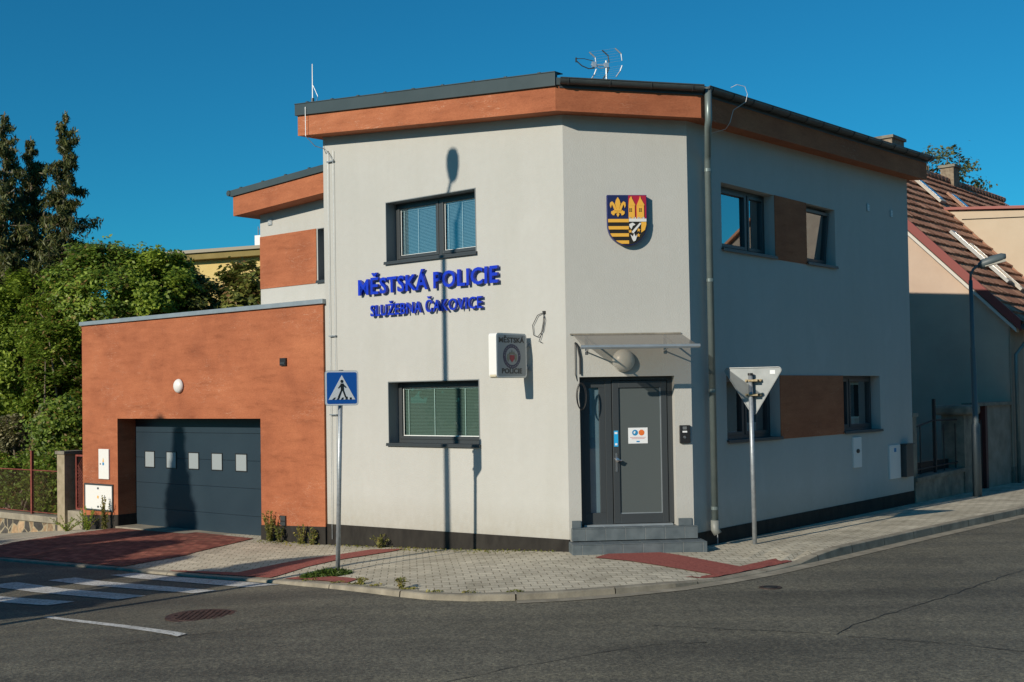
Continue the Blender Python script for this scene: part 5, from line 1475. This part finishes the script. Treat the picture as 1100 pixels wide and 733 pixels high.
def blob_points(center, rad, nclump, per, clump_r, shell=.55, squash=1.0, seed=0, flat_bottom=None, bumps=None):
    """leaf positions gathered in clumps spread through an uneven crown"""
    rg_ = np.random.default_rng(seed)
    c = np.array(center); r = np.array(rad)
    d = rg_.normal(size=(nclump, 3)); d /= np.linalg.norm(d, axis=1)[:, None]
    u = shell + (1 - shell) * rg_.random(nclump) ** .5
    u *= 1 + .14 * np.sin(d[:, 0] * 5 + seed) * np.cos(d[:, 2] * 6 + seed * 2) + .08 * rg_.normal(size=nclump)
    cc = c + d * u[:, None] * r
    k = rg_.integers(int(per * .5), int(per * 1.5), nclump)
    idx_ = np.repeat(np.arange(nclump), k)
    q = rg_.normal(size=(len(idx_), 3)) * clump_r * rg_.uniform(.5, 1.2, nclump)[idx_][:, None] * np.array([1, 1, .7])
    pts = cc[idx_] + q
    if flat_bottom is not None: pts = pts[pts[:, 2] > flat_bottom]
    return pts, cc
def broad_tree(name, label, cat, base, blobs, per, clump_r, leaf, mat, group=None, seed=0, trunk_r=.12, nlimb=14, fb=None, hang=0, bark='bark'):
    t = thing(name, label, cat, base, group)
    allp = []; ends = []
    for i, (c, r, n) in enumerate(blobs):
        p, cc = blob_points(c, r, n, per, clump_r, seed=seed * 10 + i, flat_bottom=fb); allp.append(p); ends.append(cc)
    allp = np.concatenate(allp); ends = np.concatenate(ends)
    leaf_mesh('crown', allp, leaf, mat, t, hang=hang, centre=ends.mean(axis=0) - np.array([0, 0, .5]))
    rr = random.Random(seed); mb = MB()
    b = Vector(base); mid = Vector(ends.mean(axis=0)); fork = b.lerp(mid, .45)
    mb.tube([b, b.lerp(fork, .5) + Vector((rr.uniform(-.1, .1), 0, 0)), fork], [trunk_r, trunk_r * .8, trunk_r * .65], 8)
    for k in range(nlimb):
        e = Vector(ends[rr.randrange(len(ends))]); st_ = b.lerp(fork, rr.uniform(.6, 1.0)); md = st_.lerp(e, .5) + Vector((rr.uniform(-.2, .2), rr.uniform(-.2, .2), rr.uniform(0, .35)))
        mb.tube([st_, md, e], [trunk_r * .45, trunk_r * .25, .012], 5)
    part(mb, 'trunk', M[bark], t, smooth=True)
    return t
def wpt(u, v, Y):
    """pixel of the 1100x733 photograph -> point at distance Y"""
    d = _fw * 1288 + c_rt * (u - 550) - c_up * (v - 393.6); d = d / d.y
    return Vector((0, 0, CAM_H)) + d * Y
def spruce(base, H, w, seed, label, lean=(0, 0), nlev=48, group=None):
    rr = random.Random(seed); t = thing('spruce_tree', label, 'tree', base, group)
    rg_ = np.random.default_rng(seed)
    b = Vector(base); top = b + Vector((lean[0], lean[1], H))
    mb = MB(); mb.tube([b, b.lerp(top, .5), top], [.17, .11, .015], 8)
    pts = []
    for k in range(nlev):
        f = .12 + .88 * k / nlev
        c = b.lerp(top, f)
        Lb = (w * (1 - f) ** .85 * 1.15) * (1 + .22 * math.sin(k * 1.7 + seed)) + .07
        nb = rr.choice((4, 5, 6)) if f < .93 else 3
        for j in range(nb):
            if rr.random() < .10: continue
            a = rr.uniform(0, 2 * math.pi); l = Lb * rr.uniform(.5, 1.3)
            e1 = c + Vector((math.cos(a), math.sin(a), -.10)) * l * .5; e2 = c + Vector((math.cos(a) * l, math.sin(a) * l, -.22 * l + rr.uniform(0, .18)))
            mb.tube([c, e1, e2], [.022, .014, .006], 4, cap=False)
            n = int(165 * l + 40)
            tt = rg_.random(n) ** .7
            line = np.where(tt[:, None] < .5, np.array(c) + (np.array(e1) - np.array(c)) * tt[:, None] * 2, np.array(e1) + (np.array(e2) - np.array(e1)) * (tt[:, None] - .5) * 2)
            q = rg_.normal(size=(n, 3)) * np.array([.07, .07, .04]); drop = rg_.random(n) ** 1.3 * rr.uniform(.15, .45)
            q[:, 2] -= drop * min(1, .25 + l * .8); q[:, :2] *= min(1, .35 + l)
            pts.append(line + q)
    part(mb, 'trunk', M['bark'], t)
    leaf_mesh('crown', np.concatenate(pts), .045, M['needle'], t, elong=4.2, hang=1.3)
    return t
for (u, v, Y, w, sd, lab, ln) in (
    (70, 119, 35, 1.8, 1, 'dark drooping spruce with a pointed top, rightmost of the tall conifers', (.25, 0)),
    (33, 146, 36.5, 2.0, 2, 'dark spruce of middle height standing between its two taller neighbours', (-.1, 0)),
    (5, 120, 35.5, 2.0, 3, 'dark tall spruce cut off by the left edge of the picture', (.1, 0)),
    (-42, 140, 36, 1.6, 4, 'dark spruce standing left of the other conifers', (0, 0))):
    tp = wpt(u, v, Y); gz = G(tp.x, tp.y) - .2
    spruce((tp.x - ln[0], tp.y, gz), tp.z - gz, w, sd, lab, ln, group='spruces behind the garden')
def bw(u, v, Y, ru, rv, ry, n):
    c = wpt(u, v, Y); k = Y / 1288
    return ((c.x, c.y, c.z), (ru * k, ry, rv * k), n)
def behind(u, back):
    """distance of the garden plane that lies `back` metres behind the garage front, seen in direction u"""
    d = wpt(u, 430, 1.0) - Vector((0, 0, CAM_H)); n = -L.o
    return ((LCp + n * back).dot(n)) / (d.x * n.x + d.y * n.y)
def gbase(u, Y):
    c = wpt(u, 430, Y); return (c.x, c.y, G(c.x, c.y) - .2)
def grove(name, label, cat, u, back, blobs, per, clump, leaf, mat, **k):
    Y = behind(u, back)
    return broad_tree(name, label, cat, gbase(u, Y), [bw(a, b, behind(a, back + e), c, d, w, int(n * 1.15)) for a, b, e, c, d, w, n in blobs], int(per * 1.15), clump * .86, leaf * .86, M[mat], **k)
grove('broadleaf_tree', 'bushy mid-green tree above the left end of the garage roof', 'tree', 112, 3.2, [(116, 330, 0, 56, 60, 1.5, 150), (112, 284, 0, 34, 24, .9, 40), (64, 350, 0, 40, 50, 1.2, 70)], 140, .17, .085, 'leaf', seed=11)
grove('broadleaf_tree', 'yellow-green tree behind the middle of the garage roof', 'tree', 170, 4.2, [(172, 322, 0, 46, 48, 1.4, 120), (158, 288, 0, 22, 18, .8, 25)], 130, .17, .085, 'leafy', seed=12)
grove('broadleaf_tree', 'reddish-tinged dark green tree left of the yellow building gap', 'tree', 208, 5.2, [(208, 336, 0, 36, 40, 1.2, 100), (194, 304, 0, 18, 18, .6, 20)], 120, .15, .085, 'leafd', seed=13)
grove('walnut_tree', 'open-crowned tree with hanging leaves in front of the yellow building wall', 'tree', 268, 5.0, [(268, 326, 0, 26, 24, .9, 34), (254, 294, 0, 14, 10, .5, 9), (276, 300, 0, 12, 16, .5, 9)], 55, .16, .13, 'leafd', seed=14, hang=1.0)
grove('garden_shrub', 'large light green shrub filling the left edge behind the fence', 'shrub', 12, 2.4, [(8, 400, 0, 58, 66, 1.2, 130), (-20, 345, 0, 40, 45, 1.0, 60), (20, 330, .5, 34, 36, 1.0, 60)], 140, .16, .080, 'leafy', seed=15, fb=-.9)
grove('garden_shrub', 'dense mid-green shrub close to the garage corner', 'shrub', 72, 1.8, [(62, 405, 0, 36, 70, .7, 120), (66, 462, -.6, 26, 36, .4, 60)], 140, .15, .080, 'leaf', seed=16, fb=-.9)
grove('garden_shrub', 'shrub with creamy pale leaf clusters behind the mesh fence', 'shrub', 22, 1.3, [(10, 470, 0, 24, 26, .3, 40), (50, 460, 0, 8, 24, .2, 16)], 80, .10, .07, 'blossom', seed=17, fb=-.9)
grove('hedge', 'leafy green hedge growing through the mesh fence', 'hedge', 30, .75, [(u_, 520, 0, 20, 34, .25, 40) for u_ in (-50, -22, 2, 24, 44, 60)], 120, .12, .065, 'leaf', seed=18, fb=-.9)
broad_tree('birch_tree', 'thin airy birch behind the tiled roof of the neighbouring house', 'tree', gbase(1020, 52), [bw(1006, 176, 52, 12, 10, 1.2, 12), bw(1032, 180, 52, 11, 12, 1.2, 12), bw(1000, 166, 52, 8, 5, .6, 4), bw(1050, 204, 52, 9, 10, .8, 6), bw(1026, 163, 52, 6, 5, .6, 4), bw(1070, 234, 50, 12, 8, .8, 6)], 30, .20, .11, M['birch'], seed=19, hang=.9, trunk_r=.12)

# weeds: single plants
def weed(x, y, h_, n, seed, label, mat, spread=.14, leafs=.028):
    rr = random.Random(seed); z = P(x, y)
    t = thing('weed', label, 'weed', (x, y, z))
    mb = MB(); pts = []
    for k in range(n):
        a = rr.uniform(0, 6.28); r_ = rr.uniform(.2, 1) * spread; hh = h_ * rr.uniform(.45, 1.0)
        bse = Vector((x + rr.uniform(-.03, .03), y + rr.uniform(-.03, .03), z - .01)); tip = bse + Vector((math.cos(a) * r_, math.sin(a) * r_, hh)); mid = bse.lerp(tip, .5) + Vector((0, 0, .04))
        mb.tube([bse, mid, tip], [.005, .004, .002], 4, cap=False)
        for q in range(int(hh / .018)):
            f = (q + 1) / (hh / .018 + 1); c = bse.lerp(mid, f * 2) if f < .5 else mid.lerp(tip, f * 2 - 1)
            pts.append((c.x + rr.uniform(-.03, .03) * (1.2 - f), c.y + rr.uniform(-.03, .03) * (1.2 - f), c.z + rr.uniform(-.01, .02)))
    part(mb, 'stem', M['weed'], t)
    leaf_mesh('leaves', np.array(pts), leafs, mat, t, elong=2.2)
M['weed'] = mat_leaf('weed_leaf', (.12, .14, .03), (.36, .33, .10), .4, (.42, .32, .15))
def on_wall(F, s_, o): p_ = F.pt(s_, o, 0); return p_.x, p_.y
w_ = on_wall(GF, -6.85, .12); weed(*w_, .62, 16, 1, 'tall yellow-green weed at the garage wall just right of the door', M['weed'], .2)
w_ = on_wall(GF, -6.55, .14); weed(*w_, .38, 9, 2, 'bushy low weed next to the tallest weed at the garage wall', M['leafd'], .12)
w_ = on_wall(GF, -5.98, .12); weed(*w_, .42, 9, 3, 'yellowish weed at the garage wall, second from the white corner', M['weed'], .16)
w_ = on_wall(GF, -5.68, .12); weed(*w_, .34, 9, 4, 'dark weed at the right end of the garage wall', M['leafd'], .1)
w_ = on_wall(L, -3.95, .12); weed(*w_, .26, 12, 5, 'low brownish weed at the dark plinth of the white facade', M['weed'], .28)
w_ = on_wall(GF, -12.9, .25); weed(*w_, .55, 18, 6, 'wide green weed below the meter cabinet', M['leafy'], .4)
w_ = on_wall(GF, -12.35, .18); weed(*w_, .75, 12, 7, 'tall weed at the left jamb of the garage door', M['weed'], .16)
w_ = on_wall(GF, -13.55, .35); weed(*w_, .35, 14, 8, 'low green weed at the left end of the garage', M['leafy'], .45)
weed(-2.0, 15.62, .10, 10, 9, 'small dry weed in the kerb joint right of the crossing sign', M['weed'], .12)
weed(-1.42, 15.0, .16, 12, 10, 'straw-coloured weed in the kerb joint, farthest from the crossing sign', M['weed'], .14)
# grass tuft at the sign post
pts = []; rr = random.Random(21)
for k in range(1500):
    a = rr.uniform(0, 6.28); r_ = rr.random() ** .6
    x, y = -2.68 + math.cos(a) * r_ * .36, 16.98 + math.sin(a) * r_ * .26
    pts.append((x, y, P(x, y) + rr.uniform(.0, .085) * (1.15 - r_)))
pts = np.array(pts)
M['grass'] = mat_leaf('grass_blade', (.035, .07, .01), (.09, .14, .025), .3)
gt = leaf_mesh('grass_tuft', pts, .035, M['grass'], None, elong=3.2)
tag(gt, 'low tuft of green grass around the foot of the crossing sign post', 'grass', kind='stuff')
pts = []
for (s0_, s1_, o0_, o1_, n_) in ((-5.3, -.2, .03, .25, 350), (-7.1, -5.5, .1, .5, 160), (-3.4, -.6, .25, .55, 100)):
    for k in range(n_):
        p_ = L.pt(rr.uniform(s0_, s1_), o0_ + (o1_ - o0_) * rr.random() ** 2, 0); pts.append((p_.x, p_.y, P(p_.x, p_.y) + rr.uniform(.0, .02)))
for k in range(260):
    i = rr.choice([j for j in range(N) if -3.2 < KR[j][0] < .5]); p_ = KR[i]; n_ = kn(i)
    x, y = p_[0] - n_.x * rr.uniform(.10, .16) + rr.uniform(-.1, .1), p_[1] - n_.y * rr.uniform(.1, .16)
    pts.append((x, y, P(x, y) + rr.uniform(0, .025)))
tag(leaf_mesh('ground_weeds', np.array(pts), .022, M['weed'], None, elong=2.2), 'tiny weeds and moss in the paving joints along the wall and kerb', 'weeds', kind='stuff')

# ------------------------------------------------------------------ yellow building behind
YB = Frame(wpt(120, 428, 46), -22)
yb = thing('yellow_building', 'yellow rendered flat-roofed building behind the trees', 'building', YB.pt(3, -3, 0))
ytop = 7.75
yel = mat_noisy('yellow_render', (.56, .42, .16), (.62, .48, .20), 1.2, .9, .2, 30)
one_box(YB, (0, 12, -8, 0, -2, ytop - .35), 'wall', yel, yb)
one_box(YB, (-.3, 12.3, -8.3, .35, ytop - .35, ytop - .12), 'eaves', mat_noisy('ochre_eaves', (.20, .155, .055), (.26, .20, .075), 2, .9), yb)
one_box(YB, (-.35, 12.35, -8.35, .45, ytop - .118, ytop), 'roof', plain('tan_roof_edge', (.30, .27, .20), .7), yb)
mb = MB(); mb.lathe(YB.pt(3.75, 0, ytop - 1.0), YB.o, [(0, .06), (.02, .06)], 12); part(mb, 'vent_hole', M['black'], yb)
one_box(YB, (5.2, 6.8, -3, -2, ytop, ytop + .75), 'roof_box', M['whiteplastic'], yb)
mb = MB()
for s_ in (5.3, 5.9, 6.5): mb.tube([YB.pt(s_, -2.1, ytop + .75), YB.pt(s_, -2.1, ytop + 1.1)], .02, 5)
mb.tube([YB.pt(5.3, -2.1, ytop + 1.0), YB.pt(6.5, -2.1, ytop + 1.0)], .015, 5)
part(mb, 'roof_rail', M['galv'], yb)

# ------------------------------------------------------------------ what stands outside the picture: it casts the shadows and is mirrored in the glass
sv_ = Vector((math.cos(SUN_AZ), math.sin(SUN_AZ), 0)); nv_ = Vector((math.sin(SUN_AZ), -math.cos(SUN_AZ), 0))
def ec(e, c): p_ = sv_ * e + nv_ * c; return p_.x, p_.y
tan_el = math.tan(SUN_EL)
# tall street lamp
x, y = ec(5.6, -14.12)
zl_ = 5.72 + (13.85 - 5.6) * tan_el
pl_ = thing('street_lamp', 'tall grey street lamp outside the left edge whose shadow falls on the facade', 'street lamp', (x, y, RD(x, y)))
mb = MB(); mb.tube([(x, y, RD(x, y)), (x, y, 3), (x, y, zl_ - .58)], [.085, .07, .05], 12); mb.tube([(x, y, zl_ - .62), (x + nv_.x * .20, y + nv_.y * .20, zl_ - .05)], .03, 8)
part(mb, 'pole', lampm, pl_, smooth=True)
mb = MB(); mb.lathe((x + nv_.x * .23, y + nv_.y * .23, zl_ + .18), (0, 0, 1), [(-.28, .05), (-.22, .10), (-.05, .14), (.12, .14), (.22, .10), (.26, .03)], 16)
part(mb, 'lamp_head', lampm, pl_, smooth=True)
# conifers and trees over the street
def thuja(e, c, ztop, w, seed, label, pw=.75):
    x, y = ec(e, c); z = RD(x, y); t = thing('thuja_tree', label, 'tree', (x, y, z)); rg_ = np.random.default_rng(seed)
    H = ztop - z; n = 9000
    f = rg_.random(n) ** 1.1; a = rg_.random(n) * 6.28; r_ = w * (1 - f) ** pw * (.55 + .45 * rg_.random(n)) * (1 + .35 * np.sin(f * 31 + np.floor(a * 1.6) * 2.3)) * (.7 + .5 * np.cos(a * 2.5 + f * 9) ** 2) + .05
    p_ = np.stack([x + np.cos(a) * r_, y + np.sin(a) * r_, z + .1 + f * H], 1)
    leaf_mesh('crown', p_, .22, M['leafd'], t)
    mb = MB(); mb.tube([(x, y, z), (x, y, z + H * .97)], [.2, .03], 8); part(mb, 'trunk', M['bark'], t)
thuja(-3, -22.15, 1.35 + 17 * tan_el, 2.1, 31, 'conical conifer over the street whose shadow reaches the garage door', 1.15)
thuja(-2, -20.1, -.5 + 13.9 * tan_el, 2.0, 32, 'broad conical conifer over the street beside the tallest one', .4)
thuja(-2.5, -18.0, -.45 + 13.3 * tan_el, 1.15, 33, 'slim conifer over the street nearer the camera', .4)
thuja(-2, -15.5, -.35 + 13.6 * tan_el, 1.15, 34, 'slim low conifer nearest the tall street lamp', .4)
x, y = ec(-6, -24.5)
broad_tree('broadleaf_tree', 'round tree over the street outside the left edge', 'tree', (x, y, G(x, y)), [((x, y, 4.2), (2.0, 2.0, 2.2), 90)], 60, .3, .22, M['leafd'], seed=41)
# houses across both streets
def plain_house(name, label, p, ang, w, d, eave, ridge, wallm, seed):
    F = Frame(p, ang); t = thing(name, label, 'house', (p[0], p[1], -.3))
    mb = MB()
    for a, b in (((0, 0), (w, 0)), ((w, 0), (w, -d)), ((w, -d), (0, -d)), ((0, -d), (0, 0))):
        mb.quad(F.pt(a[0], a[1], -2), F.pt(b[0], b[1], -2), F.pt(b[0], b[1], eave), F.pt(a[0], a[1], eave))
    mb.poly([F.pt(0, 0, eave), F.pt(0, -d, eave), F.pt(0, -d / 2, ridge)], [(0, 1, 2)]); mb.poly([F.pt(w, 0, eave), F.pt(w, -d, eave), F.pt(w, -d / 2, ridge)], [(0, 2, 1)])
    part(mb, 'wall', wallm, t)
    mb = MB()
    for sg_ in (0, 1):
        o_ = .4 if sg_ == 0 else -d - .4
        zz = eave - .3
        mb.poly([F.pt(-.3, o_, zz), F.pt(w + .3, o_, zz), F.pt(w + .3, -d / 2, ridge + .1), F.pt(-.3, -d / 2, ridge + .1), F.pt(-.3, o_, zz - .15), F.pt(w + .3, o_, zz - .15), F.pt(w + .3, -d / 2, ridge - .05), F.pt(-.3, -d / 2, ridge - .05)], [(0, 1, 2, 3), (7, 6, 5, 4), (0, 4, 5, 1), (0, 3, 7, 4), (1, 5, 6, 2)])
    part(mb, 'roof', M['rooftile'], t)
    nn = int(w // 3)
    for k in range(nn):
        for z_ in ([1.0] if eave < 4.5 else [1.0, 4.0]):
            s_ = 1 + k * 3; wd = one_box(F, (s_, s_ + 1.2, -.05, .04, z_, z_ + 1.5), 'window', M['whiteplastic'], t)
            one_box(F, (s_ + .08, s_ + 1.12, .041, .05, z_ + .08, z_ + 1.42), 'pane', M['darkroom'], wd)
p1 = Rf.pt(36, 11.5, 0)
plain_house('street_house', 'grey-brown two-storey house across the side street', (p1.x + unit(50).x * 24, p1.y + unit(50).y * 24), -130, 24, 9, 8.6, 12.0, mat_noisy('grey_brown_render', (.22, .19, .16), (.28, .25, .21), 2, .9, .2, 40), 1)
p2 = Rf.pt(17, 11.5, 0)
plain_house('street_house', 'low pale house across the side street, nearer the corner', (p2.x + unit(50).x * 17, p2.y + unit(50).y * 17), -130, 17, 8, 3.0, 5.2, mat_noisy('pale_render', (.60, .57, .50), (.66, .62, .55), 2, .9, .2, 40), 2)
plain_house('unseen_row_house', 'long pale row house, unseen, added behind the camera for the glass to mirror', (26, -30), 180, 46, 9, 6.2, 10.0, mat_noisy('ochre_render', (.40, .33, .22), (.46, .38, .26), 2, .9, .2, 40), 3)  # unseen house, added so the panes have something to reflect
for k, (x, y) in enumerate(((-34, -4), (-37, 6), (-36, 15))):
    broad_tree('broadleaf_tree', ('large street tree far outside the left edge, nearest the camera', 'large street tree far outside the left edge, middle of three', 'large street tree far outside the left edge, farthest from the camera')[k], 'tree', (x, y, G(x, y)), [((x, y, 4.5), (3.2, 3.4, 3.2), 120)], 40, .45, .35, M['leafd'], seed=50 + k, trunk_r=.25)
